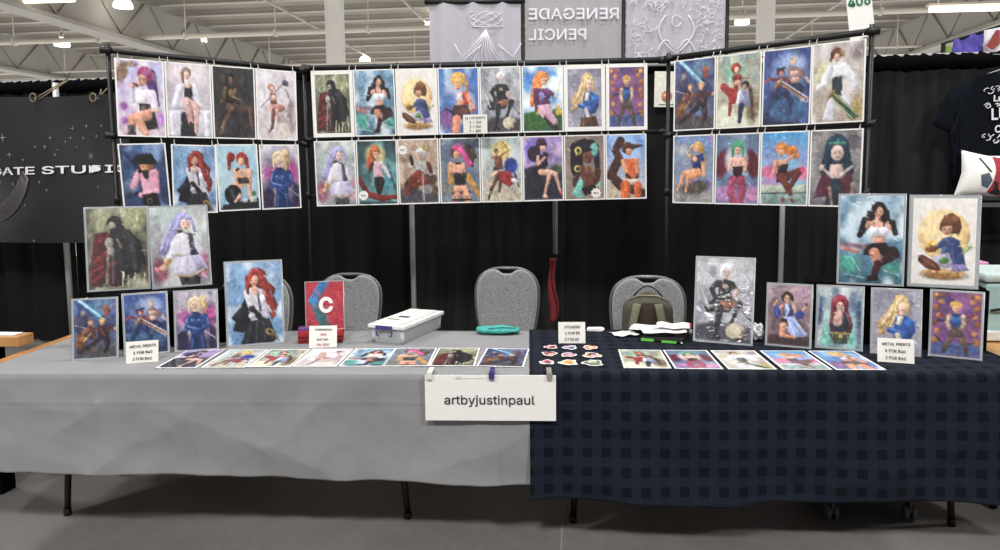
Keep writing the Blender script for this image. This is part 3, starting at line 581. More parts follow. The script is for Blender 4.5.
R4="B c4bcbc bcae9c;N e0dcdc 4 .8;N 9c8c84 6 .4;E 20 60 16 30 0 c8c4a0 14;E 88 130 14 20 0 b8a060 14;E 90 20 14 16 0 8c7c84 14;E 46 20 12 12 0 6c3c2c;F 47 28 7 dcb094;C 38 22 34 34 4 2 54302a;C 56 16 60 24 3 3 b89c5c;P 34,44 62,42 68,70 34,74 dcdce0;C 34 48 24 74 7 9 d8d8de;C 62 46 78 70 7 9 dcdce2;P 38,66 58,64 60,104 38,106 2c3c48;P 36,96 20,150 44,155 48,104 d4d4da;P 56,92 76,112 86,150 66,140 d0d0d8;C 22 80 14 84 6 8 dcdce0;C 80 74 86 84 5 7 d4d4dc;P 34,102 46,98 96,146 80,155 3c5c4c 2;C 36 104 82 152 1 1 c8c880 1;C 44 100 94 146 1 1 d0d090 1;C 32 108 42 96 3 4 8c7440",
R5="B 94a0b8 8c9098;N b08cd0 4 .8;N 5c9cc8 5 .6;E 20 30 16 14 0 b8bcc4 12;P 0,134 100,124 100,155 0,155 9c9c98 8;E 56 120 38 16 -10 5c544c 8;N 3c3c3c 9 .18;E 62 26 13 13 0 d0a044;C 72 28 74 46 5 3 c89840;F 58 30 8 e8b488;C 46 50 34 40 4 3 e4ae84;C 34 40 48 22 3 3 e8b48c;P 44,48 70,42 72,76 50,80 24407c;E 54 54 7 7 0 e4b08c;C 74 50 78 92 6 4 e0a880;C 70 46 72 54 6 6 2c488c;P 46,76 70,72 74,86 44,88 1e3468;C 62 84 26 88 9 7 e4a87c;C 26 88 10 128 6 3 e0a074;C 66 88 38 98 8 7 d49468;C 38 98 32 130 6 3 dc9c70;C 68 88 80 94 4 3 dca078",
R6="B 6c84a0 7484a8;N a0b4c8 5 .7;N 4c648c 6 .5;P 0,120 100,114 100,155 0,155 9480b4 8;E 18 132 18 16 0 b488b8 10;E 84 134 16 16 0 c488b0 10;E 14 66 16 34 12 6c2434 6;E 86 66 16 34 -12 641f30 6;E 48 56 26 32 0 c8c4d0 10;E 50 26 14 14 0 4cac80;C 40 32 38 50 5 3 44a078;C 62 32 64 50 5 3 44a078;F 51 36 8 e8b8a4;P 40,22 62,18 64,32 50,26 58b88c;P 38,52 66,52 64,76 40,78 e8b8a8;P 38,72 66,70 62,98 42,98 3c1824;C 36 56 32 78 5 4 e4b4a0;C 68 56 70 80 5 4 e0ae9a;P 34,92 68,92 72,112 32,112 4c1c2c;C 42 104 36 128 11 9 a8486c;C 36 128 44 155 9 8 b0506f;C 60 104 64 124 11 10 9c4060;C 64 124 58 155 9 8 a84a6a",
R7="B 44a4d8 d48cb8;N 80c8e8 4 .7;E 20 84 24 14 0 e078a0 10;E 90 88 18 14 0 d87c9c 10;P 0,114 100,112 100,132 0,132 b8c0b0 2;P 0,132 100,128 100,155 0,155 8ca4a0 2;C 0 132 100 129 1.5 1.5 4c5c58 1;C 52 34 76 50 10 7 d88830;E 68 38 11 9 0 dc8c30;E 44 34 14 14 0 dc8828;F 42 42 8 e8b48c;P 32,30 48,24 54,36 40,36 e09434;P 34,58 58,56 58,76 36,78 e4b090;P 34,70 60,66 56,92 38,94 2c2424;C 32 62 28 86 5 4 e0a884;C 58 58 72 48 4 3 e4ac88;P 34,88 64,84 64,104 34,108 2a1c20;C 44 98 82 84 9 8 6c3428;C 82 84 58 130 8 4 743828;C 46 96 66 132 9 5 804030;E 50 146 6 5 20 8c4430;E 70 146 6 4 30 8c4430;E 90 80 5 8 0 c83c70",
R8="B 8c8888 78747c;N a8a4a4 4 .7;N 5c5860 6 .5;E 84 24 16 16 0 6c6470 8;E 52 40 25 34 0 1e3c54;C 34 50 28 84 10 9 1c3850;C 70 50 78 84 10 9 1c3850;F 53 46 14 dcc0b8;P 34,34 54,18 74,34 62,28 46,28 2c6070;C 38 26 68 26 3 3 4c8c7c 2;P 40,70 64,70 66,98 38,98 d8bcb4;P 24,84 50,104 36,136 6,140 602840;P 80,84 56,104 70,136 98,140 5c263c;C 20 74 46 96 2 3 c8bcbc 2;C 84 74 58 96 2 3 c8bcbc 2;E 22 76 5 7 0 d4b8ac;P 44,100 60,98 72,155 30,155 2c3c4c;C 40 118 46 155 3 3 a88078;C 88 110 86 130 5 5 8c7c70",
# only on the table
N1="B a08c94 74565c;N c4a8ac 5 .7;N 4c383c 7 .45;E 80 18 18 14 0 b494ac 10;P 0,132 40,124 100,130 100,155 0,155 48383c 8;E 45 28 12 13 0 38241f;C 34 30 36 40 4 3 38241f;C 55 26 58 38 4 3 32201c;C 46 42 46 50 4 4 c89478;F 44 34 7.5 e0ac8c;P 34,30 38,20 50,16 58,26 56,34 50,26 42,26 38,34 432b24;P 36,50 46,48 60,52 62,64 58,86 40,86 36,68 24407c;P 40,50 48,48 52,62 46,84 42,84 c4cce0 1.5;C 42 56 46 84 .8 .8 3c4c80 1;C 34 54 26 62 4 3.5 d8a484;P 14,56 24,52 30,76 24,88 14,80 2c4494;C 20 56 22 80 1 1 6480c8 2;C 14 54 22 40 2.5 2 d8a484;C 60 54 66 70 4 3.5 d8a084;P 62,72 80,60 86,68 84,84 70,86 2c4494;C 82 64 88 54 2.5 2 d8a484;E 90 48 3 4 20 6c2028;P 38,82 60,80 74,96 94,124 86,130 62,134 48,116 40,98 a4b4dc;C 56 88 84 126 1.5 2 7c90c8 2;C 48 90 66 130 1.5 2 d4dcf0 2;C 66 92 92 122 1 1.5 c8d4ec 2;P 32,86 46,88 50,106 34,106 1f1f28;C 38 104 34 126 8 6 d89c78;C 34 130 66 134 6 3 d09470;E 36 106 5 5 0 e4b08c 4",
N2="B b4bcc0 6c8890;N dce4e4 4 .8;N 24447c 5 .7;P 0,20 14,30 10,90 0,110 2c4c7c 10;P 100,10 84,40 90,100 100,120 2c507c 10;C 18 150 22 70 8 3 8cccc0 10;C 80 150 78 66 8 3 8cccc0 10;N b8e8dc 9 .12;C 38 36 34 70 7 6 7c2438;C 64 36 66 66 6 5 7c2438;E 50 34 16 16 0 942c44;C 50 54 50 62 4 5 d0a090;F 51 47 8.5 e4b8a8;P 36,48 34,30 48,20 62,24 68,40 64,48 58,36 46,36 40,44 a4344c;C 44 24 38 38 2 2 c05068 2;P 36,66 50,60 66,66 70,84 62,100 40,100 34,84 d4a494;E 44 80 7 7 0 e0b4a4;P 56,62 68,68 74,92 72,116 56,118 44,108 56,92 28303f;P 34,96 50,104 60,118 36,120 28303f;C 60 70 56 96 1.2 1.2 506078 2;C 34 70 30 96 5 4 8c4a50;C 30 96 34 114 4 4 54303c;C 70 70 78 96 5 4 90505a;C 78 96 74 114 4 4 54303c;P 30,114 74,114 80,142 52,146 24,142 3c4c48;C 32 118 74 118 2 2 c8ac5c 1.5;E 54 126 5 6 0 c8a850 2;C 36 124 34 142 1.5 1.5 a89050 2;C 70 124 72 142 1.5 1.5 a89050 2;E 22 136 9 11 0 74c0b0 8;E 80 134 9 12 0 74bcac 8",
# comic cover
K1="B b8283c b4243c;P 38,0 66,0 34,60 70,155 40,155 6,60 2c7cb8 2;P 8,64 34,64 70,155 40,155 1c6c74 3;E 22 60 9 16 0 2c84c4 8;N d8485c 12 .25",
# contents card
K2="B dcd8cc d8d4c8;E 50 110 22 26 0 b86c3c;E 44 104 9 8 0 e0a870 3;C 20 30 80 30 1 1 6c6c6c 1;C 30 50 74 50 1 1 7c7c7c 1;C 20 145 84 145 2 2 5c5c5c 1",
)
ASP = 1.55


def sheet(name, w, h, art, mx, my, m, parent=None, T=None, nx=44, seed=1, th=.0012, top_m=None, mirror_y=False, edge_m=None, border='e6e4e0', bend=0.0):
    """a printed sheet in the local xz plane (x 0..w, z 0..h), picture on the -y side, one mesh"""
    ny = int(nx * h / w)
    img = raster(ART[art], nx, ny, seed)
    tm = my if top_m is None else top_m
    xs = [0.0] + list(np.linspace(mx, w - mx, nx)) + [w]
    zs = [h] + list(np.linspace(h - tm, my, ny)) + [0.0]
    if mx <= 0: xs = list(np.linspace(0, w, nx))
    if my <= 0: zs = list(np.linspace(h, 0, ny))
    NX, NZ = len(xs), len(zs); bc = np.array(lin(border) + (1,))
    vs = []; cols = []
    for j, z in enumerate(zs):
        for i, x in enumerate(xs):
            vs.append(Vector((x, bend * 4 * (z / h - .5) ** 2 * .5 - th, z)))
            ii = i - (1 if mx > 0 else 0); jj = j - (1 if my > 0 else 0)
            if 0 <= ii < nx and 0 <= jj < ny: cols.append(tuple(img[jj, ii]) + (1,))
            else: cols.append(tuple(bc))
    fs = []; mi = []
    for j in range(NZ - 1):
        for i in range(NX - 1):
            a = j * NX + i
            fs.append((a, a + NX, a + NX + 1, a + 1))
            e = mx > 0 and (i == 0 or i == NX - 2) or my > 0 and (j == 0 or j == NZ - 2)
            mi.append(1 if e else 0)
    k = len(vs)
    rim = [j * NX for j in range(NZ)] + [(NZ - 1) * NX + i for i in range(1, NX)] + \
          [j * NX + NX - 1 for j in range(NZ - 2, -1, -1)] + [i for i in range(NX - 2, 0, -1)]
    for r in rim:
        v = vs[r].copy(); v.y += th; vs.append(v); cols.append(tuple(bc))
    n = len(rim)
    for q in range(n):
        fs.append((rim[q], k + q, k + (q + 1) % n, rim[(q + 1) % n])); mi.append(1)
    # back in strips
    fs.append(tuple(k + q for q in range(n - 1, -1, -1))); mi.append(1)
    if T: vs = [T @ v for v in vs]
    me = bpy.data.meshes.new(name); me.from_pydata([tuple(v) for v in vs], [], fs)
    me.materials.append(m); me.materials.append(edge_m or M['white'])
    me.polygons.foreach_set('material_index', mi)
    at = me.color_attributes.new('paint', 'FLOAT_COLOR', 'POINT')
    at.data.foreach_set('color', np.array(cols, dtype=np.float32).ravel())
    me.update()
    o = bpy.data.objects.new(name, me); COL.objects.link(o)
    if parent: o.parent = parent
    return o

# ================================================================== THE HALL
def struct(name, mb, m, kind='structure'):
    o = mb.build(name, m); o['kind'] = kind; return o


b = MB(); b.box((0, 0, -.05), (26, 26, .1)); struct('floor', b, M['floor'])
b = MB(); b.box((-.085, 1.2, .0004), (.006, 7.5, .001)); struct('trim_1', b, mat('joint_filler', '8e897e', .8))
ZC = 7.9
b = MB(); b.box((2, 29, ZC + .1), (90, 46, .2)); struct('ceiling', b, M['hall'])
b = MB(); b.box((2, 52.1, 4.0), (90, .2, 8.2)); struct('wall_back', b, M['wall'])
# roof joists across the hall, each a beam of its own
for i in range(22):
    y = 12.0 + i * 1.75
    b = MB(); b.box((2, y, ZC - .09), (88, .12, .18)); b.box((2, y, ZC - .19), (88, .22, .03))
    struct('ceiling_beam', b, M['beam'])
# deep girders running away from the booth with slanted braces on their sides
for x, dz in ((-24, 1.35), (-15.2, 1.35), (13.4, 1.3), (23, 1.3)):
    b = MB(); b.box((x, 31, ZC - .35 - dz / 2), (.35, 42, dz))
    b.box((x, 31, ZC - .4 - dz), (.7, 42, .12))
    for k in range(14):
        y = 12 + k * 2.9
        s = 1 if x < 0 else -1
        b.tube([(x + s * .22, y, ZC - .4), (x + s * .22, y + 1.25, ZC - .3 - dz)], .035, 6)
        b.tube([(x + s * .22, y + 2.5, ZC - .4), (x + s * .22, y + 1.25, ZC - .3 - dz)], .035, 6)
    struct('ceiling_girder', b, M['girder'])
# thin conduits along the hall under the joists
for x in (-31, -19, -10.5, -6, -1.5, 4.5, 9, 18.5):
    b = MB(); b.tube([(x, 10, ZC - .46), (x, 52, ZC - .46)], .05, 6); struct('ceiling_conduit', b, M['beam'])
# white sprinkler mains across the hall, with hangers
for y, z, r in ((23.0, 6.35, .085), (29.5, 6.35, .05)):
    b = MB(); b.tube([(-40, y, z), (44, y, z)], r, 10)
    for k in range(26):
        x = -39 + k * 3.2
        b.tube([(x, y, z), (x, y, ZC)], .02, 5)
        b.box((x, y, z), (.08, r * 2.5, r * 2.5))
    struct('ceiling_pipe', b, M['pipe'])
for px, Z in ((338, 22.0), (763, 19.0)):
    p = P(px, 120, Z)
    b = MB(); w = 15 * Z / 700
    b.box((p.x, p.y, ZC / 2), (w, w, ZC), bev=.03)
    b.box((p.x - w * .42, p.y - w * .52, ZC / 2), (w * .1, .03, ZC))
    struct('column', b, M['column'])


def hall_lamp(p, r, label):
    e = empty('high_bay_lamp', p, 0, label, 'lamp', 'high bay lamps under the roof')
    g = MB(); g.lathe([(r * .55, r * .62), (r * .8, r * .45), (r * .98, r * .1), (r, -.28 * r), (r * .6, -.36 * r), (.001, -.38 * r)])
    g.build('lamp_dome', M['lamp'], e)
    g = MB(); g.lathe([(.001, r * 1.35), (r * .3, r * 1.3), (r * .34, r * .6), (.001, r * .55)]); g.build('ballast', M['beam'], e)
    g = MB(); g.tube([(0, 0, r * 1.3), (0, 0, ZC - p[2] - .01)], .02, 5)
    g.tube([(0, 0, r * 1.8), (r * .4, 0, r * 1.3)], .015, 5); g.tube([(0, 0, r * 1.8), (-r * .4, 0, r * 1.3)], .015, 5)
    g.build('hanger', M['beam'], e)


for px, py, Z, r, lb in ((62, 44, 27, .27, 'glowing dome lamp hanging under the white pipe above the vinyl banner'),
                     (365, 60, 34, .26, 'small dome lamp just right of the near white column, above the top row'),
                     (742, 22, 24, .25, 'dome lamp between the white cloth banners and the second column'),
                     (284, 1, 26, .28, 'dome lamp at the top edge of the view left of the first column'),
                     (328, 37, 33, .2, 'dome lamp half hidden by the left side of the first column'),
                     (431, 27, 27, .26, 'dome lamp partly covered by the leftmost white cloth banner'),
                     (483 - 360, 5, 22, .28, 'bright dome lamp beside the slanting girder at top left'),
                     (201, 40, 28, .22, 'dome lamp beside the slanting girder over the angled left panel')):
    hall_lamp(P(px, py, Z), r, lb)
# fluorescent strips
for p0, p1, Z, lb in (((4, 1), (74, -1), 19, 'long glowing strip light at the top left corner'),
                      ((930, 9.5), (1010, 7.5), 19, 'long glowing strip light at the top right above the draped booth')):
    a, c = P(*p0, Z), P(*p1, Z)
    e = empty('strip_light', a, 0, lb, 'lamp')
    d = c - a
    g = MB(); g.tube([(0, 0, 0), d], .085, 8); g.build('tube', M['tube_lamp'], e)
    g = MB(); g.box(d / 2 + Vector((0, .02, .13)), (d.length, .2, .06)); g.build('housing', M['pipe'], e)
    for t in (.1, .9):
        g = MB(); g.tube([d * t + Vector((0, 0, .13)), d * t + Vector((0, 0, ZC - a.z - d.z * t - .01))], .02, 5); g.build('hanger', M['pipe'], e)

# ================================================================== PIPE AND DRAPE BEHIND THE BOOTH
YD = 5.85


def curtain(x0, x1, z1, y, label, m, amp=.035, seed=0, z0=.03, y1=None, dens=9.0):
    rng = random.Random(seed); ph = [rng.uniform(0, 6.28) for _ in range(5)]
    w = x1 - x0; yb = y if y1 is None else y1; nx = max(24, int(w * 55))
    e = empty('black_curtain', (x0, y, 0), atan2(yb - y, w), label, 'curtain', 'black drapes hung on the pipe frame')
    L = sqrt(w * w + (yb - y) ** 2)
    def fold(x, t):
        a = amp * (.35 + .65 * t)
        return a * (sin(x * dens * 2 + ph[0] + .5 * sin(x * 3 + ph[1])) + .5 * sin(x * dens * 4.3 + ph[2]) * (1 - t * .4)
                    + .6 * sin(x * 4 + ph[3]))
    b = MB(); b.grid(lambda u, v: (u * L + .006 * sin(v * 5 + ph[4]), fold(u * L, 1 - v), z0 + v * (z1 - .07 - z0)), nx, 14)
    b.build('cloth', m, e)
    b = MB()
    def ruf(u, v):
        x = u * L; s = sin(x * 62 + ph[1]) * .5 + sin(x * 97 + ph[2]) * .5
        a = v * 2 * pi
        return (x, .045 * cos(a) + .020 * s * (1 + cos(a)), z1 - .05 + (.058 + .016 * s) * sin(a))
    b.grid(ruf, int(L * 60), 8)
    b.build('ruffled_header', M['blackcl'], e)
    return e


curtain(-5.9, -4.66, 2.44, 6.05, 'black drape at the far left edge behind the vinyl banner', M['drape'], seed=1, y1=5.98)
curtain(-4.68, -3.00, 2.44, 5.98, 'black drape behind the right half of the vinyl banner', M['drape'], seed=2, y1=5.92)
curtain(-3.04, -1.52, 2.48, 5.92, 'black drape behind the chair with the red comic in front', M['drape'], seed=3, y1=5.88)
curtain(-1.56, -.08, 2.46, 5.88, 'smooth black drape between the silver pole and the gap with red cloth', M['drape_g'], amp=.015, seed=4, y1=5.84, dens=4)
curtain(-.13, 1.64, 2.45, 5.84, 'black drape behind the chair that holds the backpack', M['drape'], amp=.02, seed=5, y1=5.8, dens=5)
curtain(1.58, 2.16, 2.44, 5.80, 'narrow black drape just past the second silver pole', M['drape_g'], amp=.015, seed=6, y1=5.78, dens=5)
curtain(2.12, 4.6, 2.405, 5.70, 'greyish black drape at the right edge behind the hanging shirt', M['drape_g'], amp=.022, seed=7, y1=5.6, dens=8)

e = empty('drape_frame', (0, 5.9, 0), 0, 'silver upright poles and crossbar that carry the black drapes', 'frame')
b = MB(); b.tube([(-6, .17, 2.45), (4.6, -.28, 2.39)], .022, 8); b.build('crossbar', M['silver'], e)
for px, Z in ((67.5, 6.35), (413, 5.72), (555.5, 5.72), (781, 5.6)):
    p = P(px, 260, Z)
    b = MB(); b.tube([(p.x, p.y - 5.9, 0.01 if px != 555.5 else .90), (p.x, p.y - 5.9, 2.40)], .021 if px > 100 else .026, 10)
    b.build('upright_pole', M['silver'], e)
    b = MB(); b.box((p.x, p.y - 5.9, .008), (.4, .4, .012)); b.build('base_plate', M['black'], e)

# red cloth seen in the gap between drapes
p = P(553, 262, 5.62)
b = MB()
def redf(u, v):
    return (p.x - .03 + (.055 + .02 * sin(v * 6)) * u + .006 * sin(v * 9), p.y + .012 * sin(u * 9 + v * 5), .36 + v * .52)
b.grid(redf, 10, 20)
o = b.build('red_garment', M['redg']); tag(o, 'red garment hanging in the gap between two black drapes', 'garment')
sm = o.modifiers.new('solid', 'SOLIDIFY'); sm.thickness = .01
b = MB(); b.tube([(p.x + .01, p.y + .0, .87), (p.x + .01, p.y + .0, .90), (p.x + .01, p.y + .0, 2.38)], .004, 6)
b.build('hanger_cord', M['black'], o, True)

# small flyer pinned to the drape, behind the rack post
def on_drape(px0, py0, px1, py1, Z):
    a, c = P(px0, py1, Z), P(px1, py1, Z); h = Z * (py1 - py0) / 700
    return a, c, h
a, c, h = on_drape(654, 72, 679, 107, 5.55)
e = empty_m('pinned_flyer', frame_of(a, c - a, Vector((0, 0, 1))), 'small white flyer with an orange picture, pinned on the drape behind a rack post', 'flyer')
sheet('page', (c - a).length, h, 'K2', 0, 0, M['paint'], e, seed=5, nx=40)

# ---------------------------------------------------------------- vinyl banner at left
a, c = P(-70, 243, 6.15), P(130, 242, 5.75); top = P(-60, 100, 6.15).z
T = frame_of(a, c - a, Vector((0, 0, 1))); BW = (c - a).length; BH = 6.0 * 142 / 700
e = empty_m('vinyl_banner', T, 'black vinyl banner with white lettering, stars and a crescent, tied to the drape pipe', 'banner')
b = MB()
def ban(u, v):
    x = u * BW; z = v * BH
    y = .07 * sin(x * 2.6 + z * 2.2 + .6) * (1 - .3 * v) + .02 * sin(x * 5 - z * 3)
    return (x, y, z + .012 * sin(x * 3.0) * v)
b.grid(ban, 60, 40); o = b.build('vinyl_sheet', M['ban'], e)
def bany(x, z): return ban(x / BW, z / BH)[1] - .006
def star(b, x, z, r, n=4, q=.22):
    pts = [(x + (r if k % 2 == 0 else r * q) * cos(pi / 2 + k * pi / n), z + (r if k % 2 == 0 else r * q) * sin(pi / 2 + k * pi / n)) for k in range(2 * n)]
    y = bany(x, z) - .002
    b.add([(px, y, pz) for px, pz in pts] + [(x, y - .001, z)], [(k, (k + 1) % (2 * n), 2 * n) for k in range(2 * n)])
def bl(px, py):       # banner-local position of a photo point
    Tinv = T.inverted(); c0 = Tinv @ CAM; d = (Tinv.to_3x3() @ ray(px, py)); t = -c0.y / d.y
    q = c0 + d * t; return q.x, q.z
b = MB()
for px, py, r in ((7, 138, .045), (15, 155, .03), (90, 156, .05), (73, 128.5, .025), (85, 126, .022), (98, 125.5, .02), (54, 138, .026), (68, 142, .018), (41, 147, .018),
                  (72, 138, .022), (83, 138, .02), (94, 136, .018), (50, 147, .025), (30, 160, .02), (60, 155, .022), (20, 184, .02), (48, 182, .022), (55, 190, .022),
                  (18, 200, .024), (5, 182, .016), (62, 150, .014), (78, 147, .014), (39, 240, .02), (98, 187, .016), (33, 205, .014), (0, 112, .02)):
    x, z = bl(px, py); b = MB(); star(b, x, z, r, 8 if px == 90 else 4, .12 if px == 90 else .22)
    b.build('star_print', M['ban_s'], e)
# crescent made of fine lines
b = MB()
for k in range(9):
    t = k / 8
    pts = []
    for j in range(25):
        s = j / 24
        a0 = radians(-115 + 112 * s)
        R = 47 - 0 * t
        px = -10 + R * cos(a0); py = 176 - R * .98 * sin(a0) * 1.0
        px2 = -24 + 56 * cos(radians(-105 + 96 * s)) ; py2 = 163 - 50 * sin(radians(-105 + 100 * s))
        w = sin(pi * s) * .0 + t
        X = px * w + px2 * (1 - w); Y = py * w + py2 * (1 - w)
        if s > .96: X, Y = px, py
        x, z = bl(X, Y); pts.append((x, bany(x, z) - .004, z))
    b.tube(pts, .004, 4)
b.build('crescent_print', M['ban_m'], e)
x0, z0 = bl(-4, 171); x1, z1 = bl(126, 169)
lt = lettering('GATE STUDIO', .118, M['ban_l'], e, Matrix.Identity(4), ax='LEFT', sx=1, off=.0015)
xa = min(v.co.x for v in lt.data.vertices); xb = max(v.co.x for v in lt.data.vertices)
for v in lt.data.vertices:
    v.co.x = x0 + (v.co.x - xa) / (xb - xa) * (x1 - x0); v.co.z += (z0 + z1) / 2; v.co.y += bany(x1, z1) - .022
for v in lt.data.vertices:
    v.co.y += ban(min(1, v.co.x / BW), v.co.z / BH)[1] - bany(x1, z1)
CORD = mat('cord', '7c6c58', .8)
for px, py, qx, qy in ((33, 99, 56, 79), (38, 99, 58, 79), (96, 99, 92, 88), (94, 99, 98, 87)):
    x, z = bl(px, py); xx, zz = bl(qx, qy)
    b = MB(); b.tube([(x, bany(x, min(z, BH)), min(z, BH - .01)), (xx, .1, zz)], .006, 5); b.build('tie_cord', CORD, e)
for px in (35, 95):
    x, z = bl(px, 99)
    b = MB(); b.tube([(x + .03 * cos(k * .9), -.02, z + .01 + .035 * sin(k * .9)) for k in range(8)], .006, 5)
    b.build('cord_knot', CORD, e)

# ---------------------------------------------------------------- white cloth banners over the back
def cloth_banner(px0, px1, pyt, pyb, Z, label, m, kind):
    a, c = P(px0, pyb, Z), P(px1, pyb - (px1 - px0) * .008, Z)
    T = frame_of(a, c - a, Vector((0, 0, 1))); W_ = (c - a).length; H_ = (pyb - pyt) * Z / 700
    e = empty_m('cloth_banner', T, label, 'banner', None)
    rng = random.Random(int(px0)); f = [(rng.uniform(18, 40), rng.uniform(0, 6)) for _ in range(4)]
    am = .012 if kind != 'text' else .005
    def s(u, v):
        x = u * W_
        return (x, am * (sin(x * f[0][0] + f[0][1]) + .7 * sin(x * f[1][0] + f[1][1]) + .4 * sin(x * f[2][0] * 1.7)), v * H_)
    b = MB(); b.grid(s, 90, 10); b.build('cloth', m, e)
    b = MB(); b.tube([(-.04, 0, H_ + .01), (W_ + .04, 0, H_ + .01)], .024, 8); b.build('top_rail', M['black'], e)
    b = MB(); b.tube([(W_ + .02, 0, -a.z + .01), (W_ + .02, 0, H_ + .03)], .018, 8)
    b.build('upright', M['black'], e)
    b = MB(); b.box((W_ + .02, .06, -a.z + .01), (.26, .4, .015)); b.build('base_plate', M['black'], e)
    return e, W_, H_
e, w_, h_ = cloth_banner(430, 521, 5, 74, 6.75, 'white cloth banner with a radiating line figure, leftmost of three above the back row', M['fab_w'], 'fig')
b = MB()
cx = w_ * .62; cz = h_ * .62
for k in range(9):
    t = (k - 4) / 4
    b.tube([(cx, -.03, cz), (cx + t * .12 - .04, -.03, cz - .2), (cx + t * .32 - .06, -.03, .02)], .004, 4)
b.tube([(.24, -.03, h_ * .42), (.33, -.03, h_ * .18), (.5, -.03, h_ * .4)], .006, 4)
b.tube([(.66, -.03, h_ * .4), (.8, -.03, h_ * .22), (.88, -.03, h_ * .42)], .006, 4)
for k in range(5):
    b.tube([(cx + .1 * cos(q * .5) * (1 + k * .2), -.03, cz + .09 + .07 * sin(q * .5 + k)) for q in range(9)], .004, 4)
b.build('line_print', M['fab_t'], e)
e, w_, h_ = cloth_banner(525.5, 621, -6, 71, 6.75, 'grey cloth banner with mirrored white lettering in two lines', M['fab_w2'], 'text')
fit_x(lettering('RENEGADE', .195, M['fab_t'], e, Matrix.Translation((w_ * .50, -.03, h_ * .714)), mirror=True, off=.001), w_ * .036, w_ * .965)
fit_x(lettering('PENCIL', .195, M['fab_t'], e, Matrix.Translation((w_ * .36, -.03, h_ * .455)), mirror=True, off=.001), w_ * .036, w_ * .63)
e, w_, h_ = cloth_banner(626, 724, -6, 71, 6.75, 'white cloth banner densely printed with curling lines, nearest the second column', M['fab_w'], 'dense')
b = MB(); rng = random.Random(4)
for k in range(150):
    x, z = rng.uniform(.05, w_ - .05), rng.uniform(.03, h_ - .04)
    if abs(x - w_ / 2) < .2 and z < h_ * .7: continue
    a0 = rng.uniform(0, 6); r = rng.uniform(.015, .04)
    b.tube([(x + r * cos(a0 + q * .8) * (1 + q * .1), -.03, z + r * sin(a0 + q * .8)) for q in range(6)], .003, 4)
for s in (-1, 1):
    b.tube([(w_ / 2 + s * .17 * sin(q * .35), -.03, h_ * .2 + .052 * q) for q in range(8)], .007, 5)
    b.tube([(w_ / 2 + s * (.02 + .03 * q), -.03, h_ * .25 + .1 * sin(q * .6)) for q in range(7)], .007, 5)
b.tube([(w_ / 2 + .045 * cos(q * .6), -.03, h_ * .62 + .055 * sin(q * .6)) for q in range(11)], .006, 5)
b.build('line_print', M['fab_t'], e)

# booth number card hanging at top right
a, c = P(850, 38, 5.0), P(875.5, 34, 5.0)
T = frame_of(a, c - a, Vector((0, 0, 1))); w_ = (c - a).length
e = empty_m('booth_number_sign', T, 'white hanging card with a green booth number, cut off by the top edge', 'sign')
b = MB(); b.prism([(0, -.03), (.002, .36), (w_ - .002, .36), (w_, .03), (w_ - .02, 0)], 0, .004); cf = b.build('card', M['white'], e)
lettering('406', .125, M['green_ink'], cf, Matrix.Translation((w_ / 2 + .0, -.003, .245)), off=.003)
b = MB(); b.tube([(w_ / 2, 0, .35), (w_ / 2, 0, ZC - a.z - .03 + 2 * 0)], .003, 4); b.build('string', M['white'], e)

# ================================================================== PRINT RACKS
HSEQ = {}


LTL, LTR = P(113, 57.5, 4.09), P(295.5, 71.5, 4.66)
CTL, CTR = P(311.5, 71, 4.69), P(648.5, 63, 4.69)
RTL, RTR = P(674.5, 61, 4.49), P(868, 38.5, 3.80)


def rack():
    """three-sided black pipe rack: four posts, three top rails, three middle rails"""
    e = empty('print_rack', ((CTL.x + CTR.x) / 2, CTL.y, 0), 0, 'three-sided black pipe rack from which all the wall posters hang', 'rack')
    o0 = e.location.copy()
    K = [P(105.5, 50, 4.09), P(303, 70, 4.72), P(669, 58.5, 4.56), P(873.5, 31, 3.80)]
    def rail(nm, a, c, r):
        d = (c - a).normalized(); b = MB(); b.tube([a - o0 - d * .03, c - o0 + d * .03], r, 10)
        for q in (a - d * .0, c): b.tube([q - o0 - d * .03, q - o0 + d * .03], r * 1.2, 10)
        b.build(nm, M['black'], e)
    back = Vector((0, .03, 0))
    c0, c1 = CTL + Vector((-.05, .035, .022)), CTR + Vector((.10, .035, .022))
    rail('top_rail', K[0], K[1], .018); rail('top_rail', c0, c1, .021); rail('top_rail', K[2], K[3], .018)
    m = Vector((0, 0, -.495))
    rail('middle_rail', K[0] + m + Vector((0, 0, .0)), K[1] + m, .016); rail('middle_rail', c0 + m * .96, c1 + m * .96, .016); rail('middle_rail', K[2] + m, K[3] + m, .016)
    for q in K:
        p = q - o0
        b = MB(); b.tube([Vector((p.x, p.y + .02, .012)), Vector((p.x, p.y + .02, p.z + .04))], .0135, 10)
        b.tube([(p.x, p.y + .02, 1.4), (p.x, p.y + .02, 1.45)], .020, 10); b.box((p.x + .03, p.y + .02, 1.425), (.04, .015, .015))
        b.build('post', M['black'], e)
        b = MB()
        for k in range(3):
            an = k * 2.09 + .5; b.tube([(p.x, p.y + .02, .22), (p.x + .26 * cos(an), p.y + .26 * sin(an), .012)], .011, 6)
        b.build('foot', M['black'], e)


rack()

